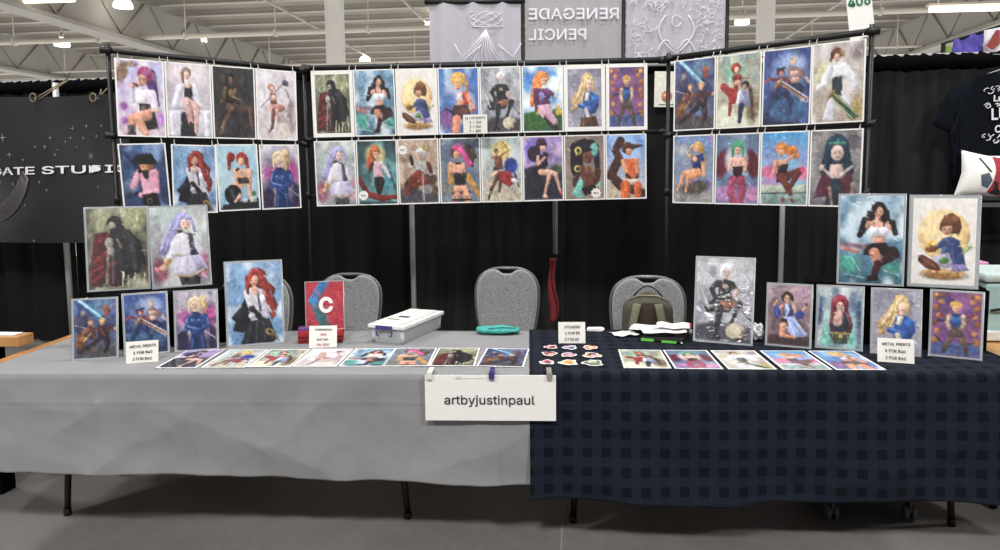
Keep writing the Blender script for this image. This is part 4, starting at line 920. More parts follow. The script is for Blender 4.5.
WALL = [
 ('L1', 'a purple-haired seated figure in a white shirt'), ('L2', 'a pale figure in a white coat on a draped seat'),
 ('L3', 'a dark-clad long-legged figure on a near-black ground'), ('L4', 'a small dancing figure in pale cream and mauve'),
 ('L5', 'a pink-jacketed figure in a dark cap on stormy blue'), ('L6', 'a red-haired figure in a dark cape on light blue'),
 ('L7', 'a red-haired figure leaning on a dark table'), ('L8', 'a blonde figure in dark blue on violet and pink'),
 ('C1', 'a dark coated figure with a red cloak on murky green'), ('C2', 'a dark-haired figure in a white top on stormy blue'),
 ('C3', 'a big yellow disc behind a small brown and blue figure'), ('C4', 'a blonde figure in a red jacket on blue sky'),
 ('C5', 'a white-haired figure in black with one foot on a pale ball'), ('C6', 'an orange-haired figure in purple above green leaves'),
 ('C7', 'a long-haired blonde figure in a blue jacket, wide white border'), ('C8', 'a blue-shirted figure framed by orange flowers on violet'),
 ('C9', 'a lilac-haired figure in a white cape'), ('C10', 'an orange-haired figure over a dark red curve on teal'),
 ('C11', 'a white-haired figure with rusty red trousers on tan'), ('C12', 'a pink-scarfed figure in a black bodice'),
 ('C13', 'an archer and a red-skirted figure on a pale ground'), ('C14', 'a barelegged figure in black on lilac'),
 ('C15', 'a big dark hairdo with teal and yellow'), ('C16', 'an orange-suited figure with a long brown ponytail'),
 ('R1', 'a group of fighters under a pale blue beam'), ('R2', 'a red-clad figure and a seated companion in pale green mist'),
 ('R3', 'two fighters before a round blue glow'), ('R4', 'a brown-haired figure in wide white sleeves on cream'),
 ('R5', 'a blonde figure in a blue suit sitting on rock'), ('R6', 'a green-haired figure between dark red shapes'),
 ('R7', 'an orange-haired figure with brown stockings on bright blue'), ('R8', 'a blue-haired figure in a plum coat on grey')]
DESC = dict(WALL)
WIDE = dict(C1=.024, C3=.012, C7=.026, C8=.022)


def hang_row(TL, TR, keys, h, where, dz, gap=.004, jit=0.0, seed=0):
    rng = random.Random(seed); n = len(keys); d = (TR - TL) / n
    for k, key in enumerate(keys):
        o_ = TL + d * k - Vector((0, 0, dz)) ; u = d.normalized()
        w = d.length - gap
        uu = u + Vector((0, 0, rng.uniform(-jit, jit))); up = Vector((0, 0, 1)) + u * rng.uniform(-jit, jit) * .5
        n_ = Vector((0, 0, 1)).cross(u)
        up = up + n_ * rng.uniform(-.015, .01)
        T = frame_of(o_ - Vector((0, 0, h)) - n_ * .002, uu, up)
        mx = WIDE.get(key, .0085)
        e = empty_m('art_poster', T, 'poster of %s, %s' % (DESC[key], where), 'poster', where_group(where))
        sheet('poster_sheet', w, h, key, mx, mx * (1.1 if key in WIDE else .9), M['paint'], e, seed=k * 7 + len(where), nx=44)
        for cxp in (.02, w - .02):
            b = MB(); b.box((cxp, 0, h + .001), (.008, .008, .016)); b.tube([(cxp, .0, h + .008), (cxp, .012, h + .030)], .0022, 5)
            b.build('hook_clip', M['clear_clip'], e)


def where_group(w):
    return {'l': 'posters on the rack by the vinyl banner', 'c': 'posters on the wide back rack', 'r': 'posters on the rack by the dusty drape'}[GK]


GK = 'l'
hang_row(LTL, LTR, ['L1', 'L2', 'L3', 'L4'], .455, 'top row', 0, seed=1, jit=.004)
l2a, l2b = P(118.5, 143.5, 4.09), P(297.5, 144.5, 4.66)
l2a = Vector((LTL.x + .01, LTL.y, l2a.z)); l2b = Vector((LTR.x + .015, LTR.y, l2b.z))
hang_row(l2a, l2b, ['L5', 'L6', 'L7', 'L8'], .425, 'lower row', .0, gap=.009, jit=.03, seed=2)
GK = 'c'
hang_row(CTL, CTR, ['C1', 'C2', 'C3', 'C4', 'C5', 'C6', 'C7', 'C8'], .442, 'top row', 0, seed=3, jit=.003)
hang_row(CTL - Vector((-.005, 0, .467)), CTR - Vector((0, 0, .467)), ['C9', 'C10', 'C11', 'C12', 'C13', 'C14', 'C15', 'C16'], .44, 'lower row', .0, seed=4, jit=.003)
GK = 'r'
hang_row(RTL, RTR, ['R1', 'R2', 'R3', 'R4'], .446, 'top row', 0, seed=5, jit=.004)
hang_row(RTL - Vector((0, 0, .475)), RTR - Vector((0, 0, .482)), ['R5', 'R6', 'R7', 'R8'], .435, 'lower row', .0, seed=6, jit=.004)

# round and starburst stickers stuck on three of the wall posters
def burst(px, py, r, n, label, txt, Z):
    p = P(px, py, Z)
    e = empty_m('price_sticker', frame_of(p, CTR - CTL, Vector((0, 0, 1))), label, 'sticker')
    b = MB(); m_ = n * 2 if n else 24
    b.prism([((r if (k % 2 == 0 or not n) else r * .78) * cos(2 * pi * k / m_), (r if (k % 2 == 0 or not n) else r * .78) * sin(2 * pi * k / m_)) for k in range(m_)], 0, .001)
    bd = b.build('badge', M['white'], e)
    lettering(txt, r * .62, M['ink'], bd, Matrix.Translation((0, -.002, 0)))
burst(363.5, 195.5, .031, 0, 'round white sticker on the poster with the dark red curve', 'NEW', 4.66)
burst(402.5, 150, .034, 9, 'white starburst sticker on the tan poster with the white-haired figure', 'NEW', 4.66)
burst(596, 193, .036, 9, 'white starburst sticker on the poster with the big dark hairdo', 'NEW', 4.66)

# ---------------------------------------------------------------- small signs
def card(name, T, w, h, lines, label, size, m=None, tilt=True, back=.05, inks=None):
    e = empty_m(name, T, label, 'sign')
    b = MB(); b.box((w / 2, .001, h / 2), (w, .002, h)); cf = b.build('card_face', m or M['card'], e)
    rng = random.Random(len(label))
    n = len(lines)
    for i, t in enumerate(lines):
        z = h * (1 - (i + .8) / (n + .45))
        lettering(t, size * (1 if i else .95), (inks or {}).get(i, M['ink']), cf,
                  Matrix.Translation((w / 2 + rng.uniform(-.003, .003), -.0015, z)) @ Matrix.Rotation(rng.uniform(-.03, .03), 4, 'Y'), sx=.95, off=.0002)
    if back:
        b = MB(); b.prism([(w * .3, .002), (w * .7, .002), (w * .6, h * .85), (w * .4, h * .85)], .004, .006,
                          Matrix.Translation((0, .003, 0)) @ Matrix.Rotation(0, 4, 'X'))
        b.add([(w * .3, .004, h * .8), (w * .7, .004, h * .8), (w * .7, back, 0.001), (w * .3, back, .001)], [(0, 1, 2, 3)])
        b.build('easel_back', m or M['card'], e)
    return e


a, c = P(463.5, 134, 4.60), P(487.5, 133.5, 4.60)
card('price_card', frame_of(a, c - a, Vector((0, 0, 1))), (c - a).length, .125, ['11 x 17 PRINTS', '1  =  $25', '2  =  $40', '3  =  $50'],
     'small white price card clipped between two posters in the top row', .027, back=0)

from mathutils import noise as mnoise
# ================================================================== TABLES
TR0 = Vector((-.2, 2.79, 0)); TRM = Matrix.Translation(TR0) @ Matrix.Rotation(radians(4.35), 4, 'Z') @ Matrix.Translation(-TR0)


def table(x0, x1, y0, y1, label, legx, top_m, edge=None):
    e = empty('folding_table', ((x0 + x1) / 2, (y0 + y1) / 2, 0), 0, label, 'table')
    cx, cy = e.location.x, e.location.y
    e.location = TRM @ e.location; e.rotation_euler = (0, 0, radians(4.35))
    b = MB(); b.box((0, 0, .716), (x1 - x0, y1 - y0, .03), bev=.004); b.build('table_top', top_m, e)
    for lx in legx:
        s = 1 if lx < cx else -1
        for ly in (y0 + .22, y1 - .1):
            b = MB(); q = ly - cy
            b.tube([(lx - cx + s * .04, q, .70), (lx - cx + s * .03, q, .45), (lx - cx, q + .0, .16), (lx - cx - s * .012, q, .012)], .0145, 10)
            b.tube([(lx - cx - s * .012, q, .0), (lx - cx - s * .012, q, .03)], .018, 10)
            b.build('leg', M['tube'], e)
        b = MB(); b.tube([(lx - cx + s * .01, y0 + .3 - cy, .30), (lx - cx + s * .01, y1 - .12 - cy, .30)], .010, 8)
        b.tube([(lx - cx + s * .3, 0, .69), (lx - cx + s * .015, 0, .31)], .009, 8)
        b.build('leg_brace', M['tube'], e)
    return e


YF, YB = 2.79, 3.56
XR = (TRM.inverted() @ Zp(1000, 357.5, .74)).x
table(-2.64, -.22, YF + .012, YB, 'folding table under the grey cloth, wooden edge showing at its left end', (-2.345, -.78), M['wood'])
table(-.20, XR, YF - .004, YB + .0, 'folding table under the navy checked cloth', (-.01, 1.62), M['woodl'])
ZT = .737


def tablecloth(name, x0, x1, yf, yb, zb0, zb1, m, label, amp, seed, lift, back=True, nx=420, wave=None, wk=1.0):
    rng = random.Random(seed); ph = [rng.uniform(0, 6.28) for _ in range(8)]
    prof = []                       # (y, z, s, hang)
    nt = 20
    for i in range(nt + 1): prof.append((yb - (yb - yf - .012) * i / nt, ZT, 0.0))
    for k in range(1, 5):
        a = k / 4 * pi / 2; prof.append((yf + .012 - .012 * sin(a), ZT - .012 * (1 - cos(a)), 0.0))
    nh = 60
    b = MB(); cols = len(prof) + nh
    vs = []; uvs = []
    for j in range(cols):
        for i in range(nx + 1):
            u = i / nx; x = x0 + (x1 - x0) * u
            if j < len(prof):
                y, z, _ = prof[j]
                z += .0012 * sin(x * 7 + y * 9 + ph[0]) + .0010 * sin(x * 17 - y * 13 + ph[1]) if j < nt - 1 else 0
                s = (yb - yf) * min(1, j / nt)
            else:
                t = (j - len(prof) + 1) / nh
                zb = zb0 + (zb1 - zb0) * u + (wave(u) if wave else 0)
                z = ZT - .012 - t * (ZT - .012 - zb)
                f = (.45 * sin(x * 3.1 + ph[2]) + .35 * sin(x * 7.3 + ph[3] + t) + .3 * sin(x * 13.1 + ph[4] - 1.4 * t) + .12 * sin(x * 31 + ph[5]))
                q1 = mnoise.noise(Vector((x * 1.3 + z * 1.1, z * 1.6 - x * .5, seed))); q2 = mnoise.noise(Vector((x * 3.1 - z * 2.6, z * 2.2 + x, seed + 4)))
                q3 = mnoise.noise(Vector((x * 7 + z * 6, z * 4 - x * 3, seed + 9)))
                wr = (1 - abs(q1) * 3.2) * .010 + (1 - abs(q2) * 3) * .0065 + (1 - abs(q3) * 2.5) * .0022
                wr += .0028 * math.exp(-((abs((x + .13) % .42 - .21)) / .006) ** 2) + .0028 * math.exp(-((z - .62) / .006) ** 2)
                y = yf - .004 - amp * (t ** 1.1) * (1.0 + f) - wr * min(1, t * 3) * wk - .004 * sin(z * 22 + x * 6 + ph[6]) * t
                s = (yb - yf) + t * (ZT - zb)
            vs.append((x, y, z + (lift if j < len(prof) else lift * (1 - min(1, (j - len(prof)) / 4))))); uvs.append((x, s))
    fs = [(j * (nx + 1) + i, (j + 1) * (nx + 1) + i, (j + 1) * (nx + 1) + i + 1, j * (nx + 1) + i + 1) for j in range(cols - 1) for i in range(nx)]
    vs = [TRM @ Vector(v) for v in vs]
    b.add(vs, fs, 0, True)
    o = b.build(name, m, None, fix=False)
    uvl = o.data.uv_layers.new(name='UVMap')
    for lp in o.data.loops: uvl.data[lp.index].uv = uvs[lp.vertex_index]
    md = o.modifiers.new('thick', 'SOLIDIFY'); md.thickness = .002; md.offset = 1
    tag(o, label, 'tablecloth')
    return o


tablecloth('grey_tablecloth', -2.56, -.205, YF, YB + .02, .330, .278, M['grey_cloth'],
           'plain grey tablecloth hanging down the front of the left table', .022, 3, .0015)
tablecloth('checked_tablecloth', -.212, XR + .012, YF - .012, YB + .02, .216, .222, M['navy_cloth'],
           'dark navy checked tablecloth on the table at the right', .03, 8, .0055,
           wave=lambda u: .012 * sin(u * 9 + 1) + .018 * math.exp(-((u - .47) / .06) ** 2))
ZS_L = ZT + .0045        # cloth surfaces
ZS_R = ZT + .0088

# ---------------------------------------------------------------- name plate on the front
a, c = P(425, 420.5, 2.745), P(556, 421, 2.715)
def onfront(px, py, off=.052):
    A = TRM @ Vector((-3, YF - off, 0)); U = (TRM.to_3x3() @ Vector((1, 0, 0))); d = ray(px, py)
    n = Vector((-U.y, U.x, 0)); return CAM + d * ((A - CAM).dot(n) / d.dot(n))
a, c = onfront(425.5, 420.3), onfront(556, 421)
T = frame_of(a, c - a, Vector((0, 0, 1))); w_ = (c - a).length; h_ = 2.70 * 48.6 / 700
e = empty_m('name_board', T, 'white board reading the artist name, clipped to the table front', 'sign')
b = MB(); b.box((w_ / 2, .0025, h_ / 2), (w_, .005, h_)); bd = b.build('board', M['white'], e)
fit_x(lettering('artbyjustinpaul', .070, M['ink'], bd, Matrix.Translation((w_ * .49, -.002, h_ * .46)), off=.0004), w_ * .148, w_ * .838)
b = MB(); b.box((w_ * .38, -.001, h_ - .012), (w_ * .3, .001, .003)); b.box((w_ * .26, -.001, h_ - .010), (.022, .001, .012)); b.build('tape', M['clip_w'], bd)
for px, mm in ((.035, M['clip_w']), (.512, M['clip_p']), (.95, M['clip_g'])):
    b = MB(); b.prism([(-.010, -.014), (.010, -.014), (.012, .008), (.008, .014), (-.008, .014), (-.012, .008)], -.012, .010,
                      Matrix.Translation((w_ * px, 0, h_ - .0)))
    b.box((w_ * px, .0, (ZS_L - a.z + .012 + h_) / 2), (.016, .008, abs(ZS_L - a.z + .012 - h_) + .02)); b.box((w_ * px, .042, ZS_L - a.z + .0125), (.02, .09, .006))
    b.build('clip', mm, e)

# ================================================================== PRINTS STANDING ON THE TABLES
def standing(key, BLp, BRp, TLp, z, label, name='framed_print', nx=40, m='paint_g', rimw=.006, lean=9, th=.007,
             Y=None, group=None, prop=True, seed=3, border='b9bcbe', rim_m=None):
    if Y is None:
        bl_, br_ = Zp(*BLp, z), Zp(*BRp, z)
    else:
        bl_, br_ = Yp(*BLp, Y[0]), Yp(*BRp, Y[1]); bl_.z = br_.z = z
    u = (br_ - bl_); w = u.length; u.normalize()
    n = Vector((0, 0, 1)).cross(u)
    up = Vector((0, 0, cos(radians(lean)))) + n * sin(radians(lean))
    h = .3
    for _ in range(30):
        h *= 1 + (pr(bl_ + up * h)[1] - TLp[1]) / 100
    T = frame_of(bl_, u, up)
    e = empty_m(name, T, label, 'print', group)
    sheet('artwork', w - .004, h - .004, key, rimw, rimw, M[m], e, Matrix.Translation((.002, -.0005, .002)), nx=nx, seed=seed, border=border,
          edge_m=rim_m or M['edge'])
    b = MB(); b.box((w / 2, th / 2, h / 2), (w, th, h), bev=.0012); b.build('backing', M['edge_b'] if m != 'paint_s' else M['white_pl'], e)
    # clear rim of the rigid holder
    b = MB()
    r = .002
    b.tube([(0, 0, 0), (w, 0, 0), (w, 0, h), (0, 0, h)], r, 6, closed=True)
    b.build('holder_rim', M['edge'], e)
    if prop:
        lr = radians(lean); bk = .09
        zb = -bk * tan(lr)
        b = MB()
        for s in (.3, .7):
            b.tube([(w * s, th + .002, h * .6), (w * s, th + .002 + bk * cos(lr), bk * sin(-lr) + .004)], .003, 6)
        b.tube([(w * .3, th + .002 + bk * cos(lr), -bk * sin(lr) + .004), (w * .7, th + .002 + bk * cos(lr), -bk * sin(lr) + .004)], .003, 6)
        b.build('easel_stand', M['blackpl'], e)
    return e, w, h


g1 = 'small prints standing at the left end'
standing('R1', (72.3, 361), (118.7, 358), (69.5, 299), ZS_L, 'small print of fighters under a pale blue beam, leftmost on the grey cloth', group=g1)
standing('R3', (124.5, 357), (170, 352.5), (122, 294), ZS_L, 'small print with a round blue glow, standing behind the white price card', group=g1, seed=4)
standing('L8', (175, 352.5), (219, 349.5), (172.5, 291), ZS_L, 'small print of a blonde figure in dark blue, beside the bigger red-haired print', group=g1, seed=5)
standing('L6', (227, 347.5), (285, 343), (224.5, 262), ZS_L, 'large print of a red-haired figure in a dark cape standing in front of a chair', nx=56, seed=6)
standing('C5', (693, 341), (752.5, 346), (695.5, 256), ZS_R, 'large sleeved print of a white-haired figure in black with one foot on a ball', nx=56, m='paint_s', seed=7)
g2 = 'small prints standing at the right end'
standing('N1', (765, 345), (811, 349), (765, 282.5), ZS_R, 'small print of a dark-haired figure in blue with a pale skirt', group=g2)
standing('N2', (815, 347.5), (862.5, 351.5), (815, 284.5), ZS_R, 'small print of a crimson-haired figure in green mist', group=g2, seed=2)
standing('C7', (870, 353), (921, 357), (869.5, 287.4), ZS_R, 'small print of a long-haired blonde behind the white price card', group=g2)
standing('C8', (928, 355.5), (982, 361), (928, 289), ZS_R, 'small print of a blue-shirted figure framed by orange flowers, last along the cloth', group=g2)

# ---------------------------------------------------------------- black risers carrying the large prints
def riser(x0, y0, x1, y1, h, z, label, dep=.2):
    a, c = Vector((x0, y0, z)), Vector((x1, y1, z)); u = c - a; L = u.length
    e = empty_m('display_riser', frame_of(a, u, Vector((0, 0, 1))), label, 'riser')
    b = MB(); b.box((L / 2, dep / 2, h / 2), (L, dep, h), bev=.012); b.build('riser_body', M['blackcl'], e)
    b = MB(); b.grid(lambda uu, v: (-.006 + (L + .012) * uu, -.007 - .003 * sin(uu * 60 + v * 2) * (1 - v), .004 + (h * .97 - .004) * v), 60, 6)
    b.build('front_cloth', M['blackcl'], e)
    return e
# left riser, behind the three small prints
rl0, rl1 = Vector((-2.20, 3.02, 0)), Vector((-1.73, 3.205, 0))
HL = .262
riser(rl0.x, rl0.y, rl1.x, rl1.y, HL, ZS_L, 'black cloth-covered riser holding two large prints above the left table', .13)
rr0, rr1 = Vector((1.06, 3.447, 0)), Vector((1.77, 3.265, 0))
HR = .285
riser(rr0.x, rr0.y, rr1.x, rr1.y, HR, ZS_R, 'black cloth-covered riser holding two large prints above the right table', .2)
zl = ZS_L + HL + .0035; zr = ZS_R + HR + .0035
standing('C1', (87.5, 292), (151, 288.5), (83.5, 207.5), zl, 'large sleeved print of a dark coated figure with white glare, on the left riser',
         nx=64, m='paint_s', Y=None, lean=5, prop=False, group=None, seed=9)
standing('C9', (152.5, 289.5), (212, 284.5), (151, 206.5), zl, 'large sleeved print of a lilac-haired figure in a white cape, on the left riser',
         nx=64, m='paint_g', lean=5, prop=False, seed=10)
standing('C2', (836.5, 283.5), (903.5, 286.5), (837, 193.8), zr, 'large sleeved print of a dark-haired figure in a white top, on the right riser',
         nx=64, m='paint_g', lean=5, prop=False, seed=11)
standing('C3', (907, 286), (978, 289.5), (906, 195), zr, 'large sleeved print of a yellow disc behind a small figure, on the right riser',
         nx=64, m='paint_g', lean=5, prop=False, seed=12, border='cccdd2', rimw=.012)

# ---------------------------------------------------------------- prints lying flat
def flat(key, BL, BR, TL, TR, z, label, group, seed, glare=False):
    p = [Zp(*q, z) for q in (BL, BR, TL, TR)]
    u = ((p[1] - p[0]) + (p[3] - p[2])) / 2; v = ((p[2] - p[0]) + (p[3] - p[1])) / 2
    w, h = u.length, v.length
    u.normalize(); v = (v - u * v.dot(u)); v.normalize()
    # lying sheet: local x = u, local z = v, local -y = up
    y = v.cross(u)
    T = Matrix.Translation(p[0] + Vector((0, 0, .0012))) @ Matrix((u, y, v)).transposed().to_4x4()
    e = empty_m('flat_print', T, label, 'print', group)
    sheet('print_sheet', w, h, key, .007, .007, M['paint_g'], e, nx=34, seed=seed)
    b = MB(); b.tube([(0, 0, 0), (w, 0, 0), (w, 0, h), (0, 0, h)], .0016, 4, closed=True); b.build('sleeve_edge', M['edge'], e)


gl = 'prints lying flat along the front of the grey cloth'
FL = [('C14', (155, 368.5), (200, 368), (188, 350), (221, 350), 'flat violet and gold print, first from the left end of the grey cloth'),
      ('C13', (201, 368), (245, 367.5), (226, 350), (265, 350), 'flat purple and red print, second from the left end of the grey cloth'),
      ('R2', (246.5, 367.5), (290, 367), (268, 349.7), (308, 349.7), 'flat blue and red print, third from the left end of the grey cloth'),
      ('L4', (291.5, 367), (336.5, 367), (310.5, 349.3), (351, 349.3), 'flat pale cream print in front of the red-lettered card'),
      ('C2', (338.5, 366.8), (381, 366.6), (353, 348.7), (395.5, 348.7), 'flat teal print with a dark-haired figure, below the plastic box'),
      ('C12', (382.5, 366.5), (428, 366.3), (397.5, 348.4), (439.5, 348.4), 'flat print with a pink scarf and peach skin tones'),
      ('C1', (429, 366.3), (475, 366.4), (441, 348.3), (482, 348.4), 'flat murky dark green and red print'),
      ('R1', (476.5, 366.4), (522.5, 367.4), (484, 348.4), (527.5, 349.4), 'flat red and gold print, last before the navy cloth')]
for i, (k, a, b_, c, d, lb) in enumerate(FL): flat(k, a, b_, c, d, ZS_L, lb, gl, 20 + i)
gr = 'prints lying flat along the front of the navy cloth'
FR = [('R2', (624, 368.2), (670.5, 369), (617, 350.2), (661, 350.5), 'flat print with dark red figure on pale grey, nearest the die-cut stickers'),
      ('R6', (675, 369), (725, 369.5), (665, 350.5), (707.5, 350.7), 'flat print in blue and rose, second along the navy cloth'),
      ('R4', (728.5, 369.5), (776, 369.7), (711, 350.8), (756, 351), 'flat pale grey print with brown and white figure, middle of the navy cloth row'),
      ('R7', (783, 369.8), (833, 370), (761, 351), (805, 351.2), 'flat bright blue and orange print on the navy cloth'),
      ('C4', (836, 370), (884, 370.3), (808, 351.2), (855.5, 351.5), 'flat sky blue and gold print, beside the right price card')]
for i, (k, a, b_, c, d, lb) in enumerate(FR): flat(k, a, b_, c, d, ZS_R, lb, gr, 30 + i)

# ---------------------------------------------------------------- die-cut stickers
SC = [('c06068', 'e8b8b0', '3c2830'), ('8898c0', 'd8a0a8', '4a4a70'), ('d86a50', 'e8a080', 'f0c8b0'), ('b85060', '402830', 'e0b0a0'),
      ('c84858', '8098b8', 'e0a898'), ('e0a860', '403838', 'b8a0c8'), ('e0b0b8', 'b85868', '604050'), ('e8d090', 'd8a050', 'c87858'), ('505848', 'c0c8b0', '788870')]
SP = [(a_, b_, c_ * 1.12) for a_, b_, c_ in [(551, 347.2, .045), (570, 347.8, .05), (590, 347.8, .05), (549.5, 354, .05), (568.5, 355, .05), (592, 355.5, .06), (547, 362.4, .048), (568.5, 362.8, .058), (593, 363.2, .064)]]
NM = ['pink and black', 'pale blue and pink', 'orange', 'dark crimson', 'red-capped blue', 'gold and violet', 'small rose', 'yellow', 'olive green']
for i, (px, py, s) in enumerate(SP):
    p = Zp(px, py, ZS_R); rng = random.Random(i + 5)
    e = empty('die_cut_sticker', (p.x, p.y, ZS_R + .0012), rng.uniform(-.2, .2), '%s die-cut sticker with a white outline, lying by the sticker sign' % NM[i], 'sticker', 'die-cut stickers on the navy cloth')
    pts = []
    ph = [rng.uniform(0, 6) for _ in range(3)]
    for k in range(36):
        a = 2 * pi * k / 36; r = 1 + .13 * sin(3 * a + ph[0]) + .09 * sin(5 * a + ph[1]) + .05 * sin(8 * a + ph[2])
        pts.append((s * .95 * r * cos(a) * .62, s * .62 * r * sin(a) * 1.05))
    def disc(b, sc, z, dx=0, dy=0, mi=0, sub=1):
        q = [(x * sc + dx, y * sc + dy, z) for x, y in pts]
        q2 = [(x, y, z - .0008) for x, y, _ in q]; n = len(q)
        b.add(q + q2, [tuple(range(n)), tuple(range(2 * n - 1, n - 1, -1))] + [(k, k + n, (k + 1) % n + n, (k + 1) % n) for k in range(n)], mi)
    b = MB(); disc(b, 1, .001); b.build('outline', M['white'], e)
    b = MB(); disc(b, .8, .0016); disc(b, .42, .0021, 0, s * .22, 1); disc(b, .38, .0024, s * .1, -s * .16, 2); disc(b, .2, .0026, -s * .2, -s * .05, 1)
    b.build('picture', [mat('sticker_ink', c, .4, var=.2, scale=60) for c in SC[i]], e)

# ---------------------------------------------------------------- cards standing on the cloths
def stand_card(BL, BR, TLy, z, lines, label, size, inks=None, dz=0):
    p, q = Zp(*BL, z), Zp(*BR, z); u = q - p; w = u.length; u.normalize()
    n = Vector((0, 0, 1)).cross(u); lr = radians(14); up = Vector((0, 0, cos(lr))) + n * sin(lr); h = .1
    for _ in range(30): h *= 1 + (pr(p + up * h)[1] - TLy) / 60
    return card('price_card', frame_of(p, u, up), w, h, lines, label, size, inks=inks, back=.045)


stand_card((126, 364), (158.5, 361.5), 342, ZS_L, ['METAL PRINTS', '1 FOR $40', '2 FOR $60'], 'handwritten white price card in front of the small left prints', .023)
stand_card((877.5, 361.5), (914.5, 364), 337.5, ZS_R, ['METAL PRINTS', '1 FOR $40', '2 FOR $60'], 'handwritten white price card in front of the long-haired blonde print', .023)
stand_card((558.5, 343.3), (585.5, 343.3), 322, ZS_R, ['STICKERS', '1 FOR $3', '2 FOR $5'], 'small white card reading stickers, behind the die-cut stickers', .024)
stand_card((309, 348), (336.8, 347.3), 326, ZS_L, ['COMMISSIONS', 'OPEN', 'BUST $60', 'FULL $120'], 'small white card with red and black handwriting before the red comic', .0165, inks={1: M['redink'], 3: M['redink']})

# ---------------------------------------------------------------- red bagged comic on its box
p, q = Zp(298, 344, ZS_L), Zp(343, 342, ZS_L); u = (q - p).normalized(); w = (q - p).length
T = frame_of(p, u, Vector((0, 0, 1)))
for k, (z, hh, cc, lb) in enumerate(((0, .028, M['red'], 'lower red comic block'), (.028, .028, mat('dark_red_card', '7c2030', .5, var=.3, scale=20), 'upper'))):
    pass
e = empty_m('card_box_stack', T, 'low dark red box behind the card with red handwriting', 'box')
b = MB(); b.box((w / 2, .05, .03), (w, .10, .06), bev=.003); b.build('box_body', M['red'], e)
b = MB(); b.box((w / 2, -.0015, .03), (w * .998, .002, .006)); b.box((w / 2, -.0015, .012), (w * .998, .002, .004)); b.build('dark_band', mat('dark_band', '3c1420', .5), e)
b = MB(); b.box((w * .14, .03, .068), (w * .26, .05, .016), bev=.002); b.build('violet_pack', mat('violet_card', '6a3c78', .5, var=.3, scale=30), e)
hcom = .19
bl_ = T @ Vector((.037, .03, .0605)); u2 = u
n = Vector((0, 0, 1)).cross(u); up = Vector((0, 0, 1)) + n * .1
e = empty_m('bagged_comic', frame_of(bl_, u2, up), 'red comic in a clear bag with a blue stripe and a white letter C', 'comic')
wc = (Zp(341.5, 344, ZS_L) - Zp(304, 344, ZS_L)).length
for _ in range(30): hcom *= 1 + (pr(bl_ + up.normalized() * hcom)[1] - 282) / 100
sheet('comic_cover', wc, hcom, 'K1', .0, .0, M['paint_s'], e, nx=50, seed=3)
b = MB(); b.box((wc / 2, .004, hcom / 2), (wc, .006, hcom)); b.build('pages', M['white_pl'], e)
lettering('C', .13, M['white'], e, Matrix.Translation((wc * .53, -.004, hcom * .51)), off=.005, sx=1.0)
b = MB(); b.tube([(0, -.002, 0), (wc, -.002, 0), (wc, -.002, hcom), (0, -.002, hcom)], .0025, 5, closed=True); b.build('bag_edge', M['edge'], e)

# ---------------------------------------------------------------- clear storage box with purple latch
fl, fr, br = Zp(371, 341.5, ZS_L), Zp(406, 343.5, ZS_L), Zp(443, 329.5, ZS_L)
u = (fr - fl); w = u.length; u.normalize(); y_ = Vector((0, 0, 1)).cross(u); d_ = abs((br - fr).dot(y_)); d_ = max(.2, min(d_ * 1.2, .44))
T = frame_of(fl, u, Vector((0, 0, 1))) @ Matrix.Rotation(-.13, 4, 'Z')
e = empty_m('storage_box', T, 'clear plastic storage box with a white lid and purple latch', 'box')
clear = mat('clear_plastic', 'c4cacb', .22, var=.02, alpha=.55)
H = .072
def shell(b, w, d, h, t, ta):
    o_ = [(ta, ta), (w - ta, ta), (w - ta, d - ta), (ta, d - ta)]; o2 = [(0, 0), (w, 0), (w, d), (0, d)]
    i_ = [(ta + t, ta + t), (w - ta - t, ta + t), (w - ta - t, d - ta - t), (ta + t, d - ta - t)]; i2 = [(t, t), (w - t, t), (w - t, d - t), (t, d - t)]
    vs = [(x, y, 0) for x, y in o_] + [(x, y, h) for x, y in o2] + [(x, y, h) for x, y in i2] + [(x, y, t) for x, y in i_]
    fs = [(0, 3, 2, 1)]
    for r in range(3):
        for k in range(4): fs.append((r * 4 + k, r * 4 + (k + 1) % 4, r * 4 + 4 + (k + 1) % 4, r * 4 + 4 + k))
    fs.append((12, 13, 14, 15)); b.add(vs, fs)
b = MB(); shell(b, w, d_, H, .002, .008); b.build('bin', clear, e)
b = MB()
for x, y in ((.012, .012), (w - .012, .012), (w - .012, d_ - .012), (.012, d_ - .012)): b.tube([(x, y, .002), (x, y, H)], .010, 8)
b.build('corner_rib', M['white_pl'], e)
b = MB(); b.box((w / 2, d_ / 2, H + .008), (w + .022, d_ + .022, .020), bev=.005); b.box((w / 2, d_ / 2, H + .021), (w - .03, d_ - .03, .006), bev=.002)
lid = b.build('lid', M['white_pl'], e)
b = MB(); b.box((w * .46, -.016, H + .006), (w * .5, .006, .020), bev=.002)
for s in (-1, 1): b.tube([(w * .46 + s * w * .24, -.018, H), (w * .46 + s * w * .23, -.014, H - .02), (w * .46 + s * w * .22, -.016, H - .034), (w * .46 + s * w * .16, -.016, H - .036)], .0035, 6)
b.build('latch', M['clip_p'], e)
b = MB(); b.box((w * .45, d_ * .33, H + .0245), (w * .55, d_ * .36, .001)); b.build('label_sticker', M['white'], lid)
b = MB(); b.box((w * .50, d_ * .42, H + .0255), (w * .34, d_ * .09, .001)); b.box((w * .38, d_ * .25, H + .0255), (w * .36, d_ * .05, .001), mi=1)
b.build('label_print', [mat('label_navy', '2c3048', .6), mat('label_olive', '6c6440', .6)], lid)
b = MB()
for k in range(5): b.box((w / 2, d_ / 2, .006 + k * .009), (w - .05, d_ - .05, .007))
o = b.build('paper_stack', M['card'], e)

